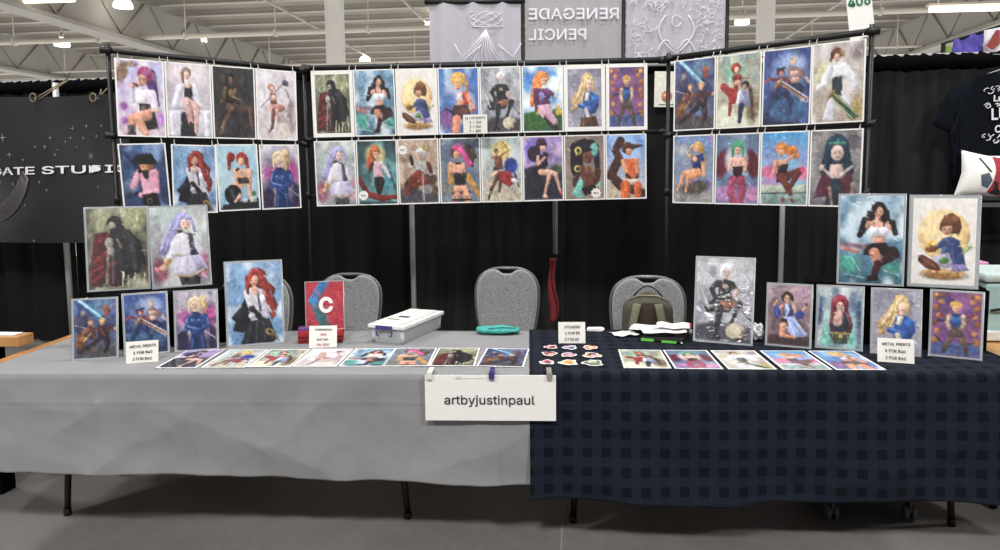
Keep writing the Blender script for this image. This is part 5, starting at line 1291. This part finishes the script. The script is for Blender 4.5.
# ---------------------------------------------------------------- teal pouch
p, q = Zp(476, 335, ZS_L), Zp(519, 335.5, ZS_L); w = (q - p).length
e = empty_m('cloth_pouch', frame_of(p, q - p, Vector((0, 0, 1))), 'small patterned teal cloth pouch lying at the back of the grey cloth', 'pouch')
b = MB()
def pou(u, v):
    a = 2 * pi * v; t = sin(pi * min(1, .06 + u * .9)) ** .35
    r = .025 * t * (1 + .12 * sin(u * 13) + .08 * sin(a * 3 + u * 7))
    return (u * w, .045 + .055 * t * cos(a), max(.0, .019 + r * .8 * sin(a) * (1.1 - .2 * u)))
b.grid(pou, 40, 20); b.build('pouch_body', M['teal'], e)
b = MB(); b.tube([(0.004, .01, .016), (.012, .03, .03), (.02, .07, .034)], .004, 6); b.tube([(w * .3, .0, .034), (w * .6, .01, .038), (w * .92, .02, .034)], .0022, 5)
b.build('zip', mat('zip', '25605c', .5), e)

# ================================================================== CHAIRS
def chair(name, px, pytop, Z, rz, label, wback=.43, hback=.0):
    top = P(px, pytop, Z); hz = top.z
    e = empty('banquet_chair', (top.x, top.y, 0), rz, label, 'chair', 'grey banquet chairs behind the tables')
    zb = .50; H = hz - zb; hw = wback / 2
    def half(t):                                # half width along height
        if t < .62: return hw * (.80 + .20 * sin(t / .62 * pi / 2))
        s = (t - .62) / .38
        return hw * (max(0, 1 - s ** 2.6)) ** .5
    N = 22
    R_ = [(half(.62 * k / 10), zb + H * .62 * k / 10) for k in range(10)]
    R_ += [(hw * max(0, cos(a)) ** .72, zb + H * .62 + H * .38 * sin(a) ** .8) for a in (pi / 2 * k / 16 for k in range(17))]
    # upholstered back with the dip for the hand hole
    def inner(sc, drop):
        pts = [(x * sc, z) for x, z in R_ if z < hz - drop]
        topz = hz - drop
        xr = pts[-1][0]
        notch = []
        for k in range(1, 12):
            x = xr * (1 - 2 * k / 12)
            d = .034 * math.exp(-(x / .055) ** 4)
            arch = (half(min(.999, (topz - zb) / H)) and 0)
            notch.append((x, topz + .012 * (1 - (x / max(xr, .01)) ** 2) - d))
        return pts + notch + [(-x, z) for x, z in reversed(pts)]
    poly = inner(.955, .016)
    b = MB(); tilt = Matrix.Rotation(-.10, 4, 'X')
    Tt = Matrix.Translation((0, 0, zb)) @ tilt @ Matrix.Translation((0, 0, -zb))
    n = len(poly); cxz = (0, sum(p[1] for p in poly) / n)
    def ring(s, y): return [Tt @ Vector((p[0] * s, y, cxz[1] + (p[1] - cxz[1]) * s)) for p in poly]
    rings = [ring(.90, -.034), ring(.97, -.030), ring(1.0, -.018), ring(1.0, .006), ring(.96, .014)]
    vs = sum(rings, []); fs = [tuple(range(n)), tuple(4 * n + k for k in range(n - 1, -1, -1))]
    for r in range(4): fs += [(r * n + k, r * n + (k + 1) % n, (r + 1) * n + (k + 1) % n, (r + 1) * n + k) for k in range(n)]
    b.add(vs, fs, 0, False); bk_ = b.build('backrest', M['chair'], e)
    b = MB(); b.tube([Tt @ Vector((p[0] * .985, -.022, cxz[1] + (p[1] - cxz[1]) * .985)) for p in poly], .005, 6, closed=True)
    b.build('piping', mat('pale_piping', '9b9a98', .6), bk_)
    fr_ = [(x, z) for x, z in R_ if z > zb + .01]
    outl = [(-x, z) for x, z in fr_] + [(x, z) for x, z in reversed(fr_)]
    b = MB(); b.tube([Tt @ Vector((x * 1.0, .0, z)) for x, z in outl], .0105, 8); b.build('back_frame', M['chair_f'], e)
    b = MB(); b.box((0, -.24, .455), (.43, .44, .075), bev=.025); b.build('seat', M['chair'], e)
    b = MB(); b.box((0, -.24, .408), (.40, .41, .02)); b.build('seat_frame', M['chair_f'], e)
    for s in (-1, 1):
        b = MB(); b.tube([(s * .19, -.43, .41), (s * .20, -.45, .01)], .012, 8); b.build('leg', M['chair_f'], e)
        b = MB(); b.tube([(s * hw * .8, .0, zb + .02), (s * hw * .82, -.01, .42), (s * .2, .05, .01)], .012, 8); b.build('leg', M['chair_f'], e)
    return e


chair('c', 349, 274.5, 4.62, .05, 'grey banquet chair behind the red bagged comic', .41)
chair('c', 506.5, 268.5, 4.45, .0, 'grey banquet chair in full view between the two silver poles', .405)
chair('c', 648, 277.5, 4.05, -.05, 'grey banquet chair with the olive backpack on it', .425)
chair('c', 253, 275, 4.12, .1, 'grey banquet chair mostly hidden behind the large red-haired print', .43)

# ---------------------------------------------------------------- backpack on the third chair
ct = P(646, 330, 3.88)
e = empty('backpack', (ct.x, 3.80, .4935), -.08, 'olive backpack with brown mesh back standing on a chair seat', 'backpack')
b = MB(); Hb = P(646, 291, 3.8).z - .4935
def bp(u, v):
    a = 2 * pi * u; t = v
    if t > .96: k = max(0, (1 - t) / .04) * .6 + .0
    else: k = 1
    wx = .145 * (1 - .28 * t ** 4) * (.9 + .1 * min(1, t * 5)); wy = .10 * (1 - .45 * t ** 2)
    f = (1 - max(0, (t - .8) / .2) ** 2.5 * .9)
    c_, s_ = cos(a), sin(a); p_ = 2.6
    X = math.copysign(abs(c_) ** (2 / p_), c_) * wx * f; Y = math.copysign(abs(s_) ** (2 / p_), s_) * wy * f
    return (X * (1 + .03 * sin(9 * t)), Y, Hb * t)
b.grid(bp, 48, 30); b.add([bp(k / 48, 1) for k in range(48)], [tuple(range(48))]); b.add([bp(k / 48, 0) for k in range(48)], [tuple(range(47, -1, -1))])
b.build('bag_body', M['olive'], e)
def fy(t): return -.10 * (1 - .45 * t ** 2) * (1 - max(0, (t - .8) / .2) ** 2.5 * .9)
b = MB(); b.grid(lambda u, v: (-.05 + .10 * u, fy(.1 + .78 * v) - .006, Hb * (.1 + .78 * v)), 6, 14); b.build('back_mesh', M['brown'], e)
for s in (-1, 1):
    b = MB()
    def st(u, v, s=s):
        t = .12 + .76 * v; cx_ = s * (.045 + .038 * (1 - v) + .012 * sin(v * 3))
        return (cx_ + s * .008 + (u - .5) * (.036 + .008 * v), fy(t) - .022 - .018 * sin(pi * v) - .006 * cos((u - .5) * pi), Hb * t)
    b.grid(st, 6, 24); o = b.build('shoulder_strap', M['olive_l'], e)
    md = o.modifiers.new('thick', 'SOLIDIFY'); md.thickness = .014
b = MB(); b.tube([(-.075 + .15 * k / 12, fy(.93) * .4, Hb * .95 + .055 * sin(pi * k / 12) + .0) for k in range(13)], .0045, 6); b.build('grab_loop', M['blackpl'], e)
b = MB(); b.tube([(-.10, -.03, Hb * .90), (-.05, -.035, Hb * .965), (.05, -.035, Hb * .965), (.10, -.03, Hb * .90)], .004, 6)
b.tube([(.135, -.05, Hb * .75), (.15, -.06, Hb * .45), (.14, -.05, Hb * .2)], .003, 5)
b.build('zip_line', mat('zip_pale', '8c8870', .6), e)

# ---------------------------------------------------------------- folder, papers, tissue
p, q, r_ = Zp(640, 341, ZS_R), Zp(683, 344.5, ZS_R), Zp(694, 333, ZS_R)
u = (q - p).normalized(); w = (q - p).length; d_ = .2
T = frame_of(p, u, Vector((0, 0, 1)))
e = empty_m('black_folder', T, 'black folder with green tabs under loose white papers', 'folder')
b = MB(); b.box((w / 2, d_ / 2, .008), (w, d_, .014), bev=.003); b.box((w / 2 + .004, d_ / 2 + .003, .019), (w * .97, d_, .006), bev=.002); b.build('cover', M['blackpl'], e)
b = MB(); b.box((w * .18, -.003, .009), (w * .30, .008, .012)); b.box((w * .68, -.003, .007), (w * .34, .008, .010)); b.build('green_tab', M['green'], e)
b = MB(); b.box((w * .97, -.001, .007), (w * .05, .004, .006)); b.build('pale_corner', M['white_pl'], e)
rng = random.Random(2)
PL = [(624, 335, 8, .12, .10, .4, 'small white paper at the left foot of the backpack', 0), (648, 328.5, 12, .17, .13, -.25, 'creased white paper sheet under the backpack front', .024),
      (662, 331, 8, .21, .15, .08, 'large white sheet on top of the black folder', .032), (673, 327, 9, .16, .12, -.12, 'white sheet lying askew at the right of the folder', .046)]
for px, py, s, w2, d2, rz, lb, z in PL:
    p = Zp(px, py, ZS_R + z)
    e = empty('paper_sheet', (p.x, p.y, ZS_R + .001 + z), rz, lb, 'paper', 'loose papers on the navy cloth')
    b = MB(); sd = px
    b.grid(lambda u, v: ((u - .5) * w2, (v - .5) * d2, .004 + .009 * (sin(u * 5 + sd) * sin(v * 4 + sd * .3)) ** 2 + .012 * max(0, u - .8)), 14, 10)
    o = b.build('sheet_surface', M['white'], e); md = o.modifiers.new('thick', 'SOLIDIFY'); md.thickness = .0015
    if px == 662:
        b = MB()
        for k in range(5): b.box((-.0 + .0, .04 - k * .018, .0155), (.12 if k % 2 else .10, .003, .0008))
        b.build('print_lines', mat('grey_print', '9a9aa4', .7), e)
p = Zp(604, 332, ZS_R)
e = empty('folded_slip', (.17, p.y + .03, ZS_R + .001), -.12, 'folded white slip lying just right of the stickers card', 'paper')
p = Zp(594, 330.5, ZS_R); e.location = (p.x, p.y, ZS_R + .001)
b = MB(); b.prism([(-.035, 0), (.04, 0), (.052, .008), (.035, .013), (-.035, .010)], -.02, .03); b.build('slip', M['white'], e)

p = Zp(688, 335, ZS_R)
e = empty('small_jar', (p.x, p.y + .03, ZS_R), 0, 'small pale jar with a red cap, half hidden by the sleeved print', 'jar')
b = MB(); b.lathe([(.001, 0), (.022, 0), (.024, .006), (.024, .022), (.02, .026), (.001, .026)]); b.build('jar_body', M['white_pl'], e)
b = MB(); b.lathe([(.001, .026), (.022, .026), (.023, .03), (.022, .048), (.016, .054), (.001, .054)]); b.build('cap', mat('coral_cap', 'c04a48', .5), e)
p = Zp(757, 341, ZS_R)
e = empty('crumpled_tissue', (p.x, p.y + .02, ZS_R), 0, 'crumpled white tissue between the sleeved print and the small prints', 'tissue')
bm = bmesh.new(); bmesh.ops.create_icosphere(bm, subdivisions=4, radius=1)
from mathutils import noise as mn
for v in bm.verts:
    c = v.co.copy(); k = 1 + .5 * mn.noise(c * 1.6) + .35 * mn.noise(c * 4)
    v.co = Vector((c.x * .038 * k, c.y * .03 * k, .034 + c.z * .034 * k))
zm = min(v.co.z for v in bm.verts)
for v in bm.verts: v.co.z -= zm
b = MB(); bm.verts.index_update(); b.add([v.co for v in bm.verts], [[v.index for v in f.verts] for f in bm.faces]); bm.free()
b.build('tissue', M['white'], e)

# ================================================================== UNDER THE TABLE: rolling case
e = empty('rolling_case', (1.26, 3.28, 0), 0, 'dark rolling case on casters under the checked cloth', 'case')
b = MB(); b.box((0, .05, .33), (.52, .36, .42), bev=.02); b.build('case_body', M['blackpl'], e)
b = MB(); b.box((0, .05, .105), (.5, .34, .02)); b.build('chassis', M['black'], e)
for px in (831, 908):
    q = Zp(px, 519.5, 0)
    for yy in (q.y, q.y + .28):
        b = MB()
        x = q.x - 1.26; y = yy - 3.28
        for s in (-.016, .016):
            Tq = Matrix.Translation((x + s, y, .036)) @ Matrix.Rotation(pi / 2, 4, 'Y')
            b.lathe([(.001, -.008), (.028, -.008), (.034, -.005), (.034, .005), (.028, .008), (.001, .008)], seg=20, T=Tq)
        c = b.build('caster_wheel', M['caster'], e)
        b = MB(); b.box((x, y + .0, .07), (.012, .04, .07)); b.box((x, y, .098), (.055, .05, .010)); fk = b.build('caster_fork', M['blackpl'], e); c.parent = fk

# ================================================================== NEIGHBOURING BOOTHS
# left: end of a wooden display table with black front
p = Zp(20, 344, .80)
e = empty('wooden_counter', (-3.3, 3.9, 0), 0, 'neighbouring wooden counter with a black base at the left edge', 'counter')
xr, yf_ = Zp(17.5, 337, .80).x, Zp(17.5, 337, .80).y
X0 = -3.9 + 3.3; X1 = xr + 3.3
b = MB(); b.box(((X0 + X1) / 2, (yf_ - 3.9) + .05, .775), (X1 - X0, .1, .05), bev=.004); b.build('counter_top', M['woodl'], e)
b = MB(); b.box(((X0 + X1) / 2 - .08, (yf_ - 3.9) + .055, .375), (X1 - X0 - .16, .085, .75)); b.build('counter_base', M['blackcl'], e)
b = MB(); b.box((X1 - .1, (yf_ - 3.9) + .05, .803), (.12, .06, .004)); b.build('paper_note', M['white'], e)

# right: shirt on a hanger, pillow on a shelf, cooler on a wooden table
sh = P(1000, 140, 5.0)
e = empty('hanging_shirt', (sh.x + .03, sh.y + .02, 0), 0, 'black t-shirt with white print on a wire hanger, cut by the right edge', 'shirt')
zt = P(1000, 68, 5.0).z; k_ = 5.0 / 700
hw = 50 * k_
O = [(.10, 0), (.27, -.05), (.42, -.12), (.53, -.36), (.40, -.42), (.335, -.30), (.33, -.84)]
O = [(.09, 0), (.25, -.045), (.37, -.11), (.475, -.37), (.365, -.42), (.31, -.27), (.315, -.83)]
poly = [(-x, zt - .03 + z) for x, z in reversed(O)] + [(-.05, zt - .06)] + [(.0, zt - .075), (.05, zt - .06)] + [(x, zt - .03 + z) for x, z in O]
b = MB()
bm = bmesh.new()
vs = [bm.verts.new((x, 0, z)) for x, z in poly]; f = bm.faces.new(vs)
bmesh.ops.triangulate(bm, faces=[f]); bmesh.ops.subdivide_edges(bm, edges=bm.edges[:], cuts=5, use_grid_fill=True)
xs_ = [v.co.copy() for v in bm.verts]
for v in bm.verts:
    edge = min(1, (abs(v.co.x) / .33)) if abs(v.co.x) < .34 else .9
    t_ = (zt - v.co.z)
    v.co.y = -.035 * (1 - edge ** 3) + .010 * sin(v.co.x * 22 + v.co.z * 3) * t_
bm.verts.index_update()
b.add([v.co for v in bm.verts], [[v.index for v in f.verts] for f in bm.faces], 0, True); bm.free()
o = b.build('fabric', M['shirt'], e); md = o.modifiers.new('thick', 'SOLIDIFY'); md.thickness = .02
b = MB(); b.tube([(-.2, 0.01, zt - .07), (0, .01, zt - .0), (.2, 0.01, zt - .07)], .004, 6); b.tube([(0, .01, zt), (0, .01, zt + .06), (.02, .01, zt + .085), (.0, .01, zt + .10), (-.02, .01, zt + .085)], .003, 6)
b.tube([(0, .01, zt + .09), (0, .3, zt + .14)], .003, 5)
b.build('hanger', M['silver'], e)
lettering('Lucky', .08, M['fab_l'], e, Matrix.Translation((-.03, -.055, zt - .22)), off=.002)
lettering('LUCK', .15, M['fab_l'], e, Matrix.Translation((-.0, -.055, zt - .325)) @ Matrix.Rotation(-.06, 4, 'Y'), off=.003, sx=.85)
lettering('CLUB', .095, M['fab_l'], e, Matrix.Translation((.0, -.055, zt - .435)), off=.002)
b = MB(); rng = random.Random(7)
for k in range(34):
    x, z = rng.uniform(-.17, .17), zt - (rng.choice((.17, .50, .27)) + rng.uniform(-.025, .025)); a0 = rng.uniform(0, 6)
    b.tube([(x + .02 * cos(a0 + q * .8), -.056, z + .012 * sin(a0 + q)) for q in range(5)], .003, 4)
b.build('ornament_print', M['fab_l'], e)

# dark shelf and pillow
pz = P(990, 196, 4.9).z
xs0 = P(972, 200, 4.9)
e = empty('wire_shelf', (xs0.x, xs0.y, 0), 0, 'dark metal shelf behind the right riser, carrying the pillow', 'shelf')
b = MB(); b.box((.35, .15, pz - .015), (.8, .34, .03), bev=.003); b.build('shelf_board', mat('shelf_grey', '2a2b2e', .5), e)
b = MB(); b.box((.35, -.03, pz - .06), (.8, .015, .03)); b.build('front_rail', mat('rail_grey', '48494c', .5), e)
for x in (-.03, .73):
    for y in (0, .3):
        b = MB(); b.tube([(x, y, 0), (x, y, pz - .01)], .014, 8); b.build('post', M['black'], e)
pc = P(975, 178, 4.88)
e = empty_m('printed_pillow', Matrix.Translation((pc.x + .07, pc.y + .04, pz + .002)) @ Matrix.Rotation(-.25, 4, 'Z') @ Matrix.Rotation(-.2, 4, 'X') @ Matrix.Rotation(.14, 4, 'Y'),
            'white pillow with red, black and grey printed shapes, cut by the right edge', 'pillow')
b = MB(); S2 = .152
def pil(u, v, s):
    x = (u - .5) * 2; z = (v - .5) * 2
    pk = 1 + .10 * abs(x * z) - .05 * (1 - abs(x)) * 0
    t = ((1 - x * x) * (1 - z * z)) ** .45 if abs(x) < 1 and abs(z) < 1 else 0
    return (x * S2 * (1 - .06 * (1 - z * z)) * pk, s * .075 * t, S2 * .95 + z * S2 * (1 - .06 * (1 - x * x)) * pk)
b.grid(lambda u, v: pil(u, v, -1), 24, 24); b.grid(lambda u, v: pil(u, v, 1), 24, 24); b.build('cushion', M['white'], e)
def patch(pts, m, nm, d=.004):
    b = MB(); n = len(pts)
    c = (sum(p[0] for p in pts) / n, sum(p[1] for p in pts) / n)
    rings = []
    for k in range(6):
        s = k / 5
        rings.append([Vector(pil(c[0] + (p[0] - c[0]) * s, c[1] + (p[1] - c[1]) * s, -1)) + Vector((0, -d, 0)) for p in pts])
    vs = sum(rings, []); fs = [(r * n + k, r * n + (k + 1) % n, (r + 1) * n + (k + 1) % n, (r + 1) * n + k) for r in range(5) for k in range(n)]
    b.add(vs, fs); b.build(nm, m, e)
patch([(.55, .95), (.8, .9), (.9, .5), (.85, .05), (.55, .06), (.66, .5)], mat('pillow_red', '9c2c38', .8, var=.3, scale=25), 'red_print')
patch([(.36, .45), (.52, .52), (.62, .35), (.55, .15), (.42, .2)], mat('pillow_slate', '4c5664', .8, var=.2), 'slate_print', .005)
patch([(.66, .34), (.95, .38), (.95, .05), (.6, .05)], mat('pillow_black', '17171b', .8), 'black_print', .006)
patch([(.74, .27), (.80, .31), (.88, .26), (.84, .16), (.78, .15)], mat('pillow_bright', 'b83440', .8), 'bright_print', .007)
patch([(.28, .86), (.32, .88), (.58, .56), (.54, .54)], mat('pillow_line', '3c3c42', .8), 'line_print', .005)

# pale blue cooler and wooden table at right edge
e = empty('wooden_table', (0, 0, 0), 0, 'neighbouring wooden table at the right edge behind the riser', 'table')
c0 = Zp(984, 350, .73)
e.location = (c0.x, c0.y, 0)
b = MB(); b.box((.55, .30, .715), (1.1, .8, .03), bev=.004); b.build('table_top', M['woodl'], e)
for x, y in ((.05, -.05), (1.05, -.05), (.05, .65), (1.05, .65)):
    b = MB(); b.tube([(x, y, .01), (x, y, .70)], .018, 8); b.build('leg', M['black'], e)
cz = .731; c1 = P(984, 340, 3.95)
e = empty('cooler_box', (c0.x + .075, c0.y + .17, cz), .05, 'pale blue-green cooler box with a rounded lid, cut by the right edge', 'cooler')
Hc = P(984, 264, 3.6).z - cz
b = MB(); b.box((.22, .15, Hc * .43), (.42, .3, Hc * .84), bev=.02); b.build('body', M['aqua'], e)
b = MB(); b.box((.22, .15, Hc * .92), (.45, .33, Hc * .13), bev=.015); b.build('lid', mat('pale_lid', 'c4d4d0', .4), e)
b = MB(); b.tube([(.03, -.012, Hc * .45), (.10, -.03, Hc * .50), (.25, -.035, Hc * .48)], .006, 8); b.build('cord', M['blackpl'], e)
b = MB(); b.box((.22, -.01, .03), (.46, .03, .05), bev=.01); b.build('foot_rail', M['white_pl'], e)
e = empty('patterned_bag', (0, 0, 0), 0, 'small pink and white patterned bag behind the yellow disc print', 'bag')
q = P(983, 290, 3.75)
e.location = (q.x - .01, q.y + .03, cz)
Hq = P(983, 262, 3.75).z - cz
b = MB(); b.box((0, .03, Hq / 2), (.09, .08, Hq), bev=.008); b.build('bag_panel', mat('pink_pattern', 'c88ab0', .7, var=.55, scale=55), e)

# flags beyond the drape at top right
e = empty('printed_flag', P(953, 55, 6.6), 0, 'violet blue printed flag above the drape at the top right', 'flag')
o0 = e.location.copy()
b = MB()
A, B_, C_, D_ = P(953, 62, 6.6) - o0, P(983, 62, 6.6) - o0, P(985, 30, 6.6) - o0, P(953, 40, 6.6) - o0
b.grid(lambda u, v: tuple((A * (1 - u) + B_ * u) * (1 - v) + (D_ * (1 - u) + C_ * u) * v + Vector((0, .02 * sin(u * 12 + v * 4), 0))), 20, 10)
b.build('flag_cloth', mat('flag_violet', '5a50a8', .8, var=.45, scale=14), e)
b = MB(); b.tube([P(943, 62, 6.6) - o0 + Vector((0, .02, -2.0)), P(943.5, 43, 6.6) - o0], .02, 8); b.tube([P(945, 43, 6.6) - o0, P(1006, 24, 6.6) - o0], .012, 6); b.build('pole', M['black'], e)
b = MB(); b.grid(lambda u, v: tuple(P(946 + 6 * u, 60 - v * 14, 6.6) - o0 + Vector((0, .01, 0))), 4, 4); b.build('green_edge', mat('flag_green', '7a9a48', .8, var=.3), e)
e = empty('patterned_flag', P(986, 55, 6.5), 0, 'white flag with rust red shapes at the top right corner', 'flag')
o0 = e.location.copy()
b = MB(); b.grid(lambda u, v: tuple(P(984 + 26 * u, 62 - v * (32 + 4 * u), 6.5) - o0 + Vector((0, .02 * sin(u * 9), 0))), 12, 8)
b.build('flag_cloth', M['fab_l'], e)
b = MB()
for pts in (((986, 46), (996, 30), (1000, 30), (1000, 44), (992, 50)), ((990, 56), (1000, 50), (1003, 58), (994, 61))):
    b.add([P(x, y, 6.45) - o0 for x, y in pts], [tuple(range(len(pts)))])
b.build('rust_print', mat('rust_print', '8c3c34', .8), e)
b = MB(); b.tube([P(1004, 62, 6.55) - o0 + Vector((0, 0, -2.2)), P(1004, 24, 6.55) - o0], .015, 6); b.build('pole', M['black'], e)
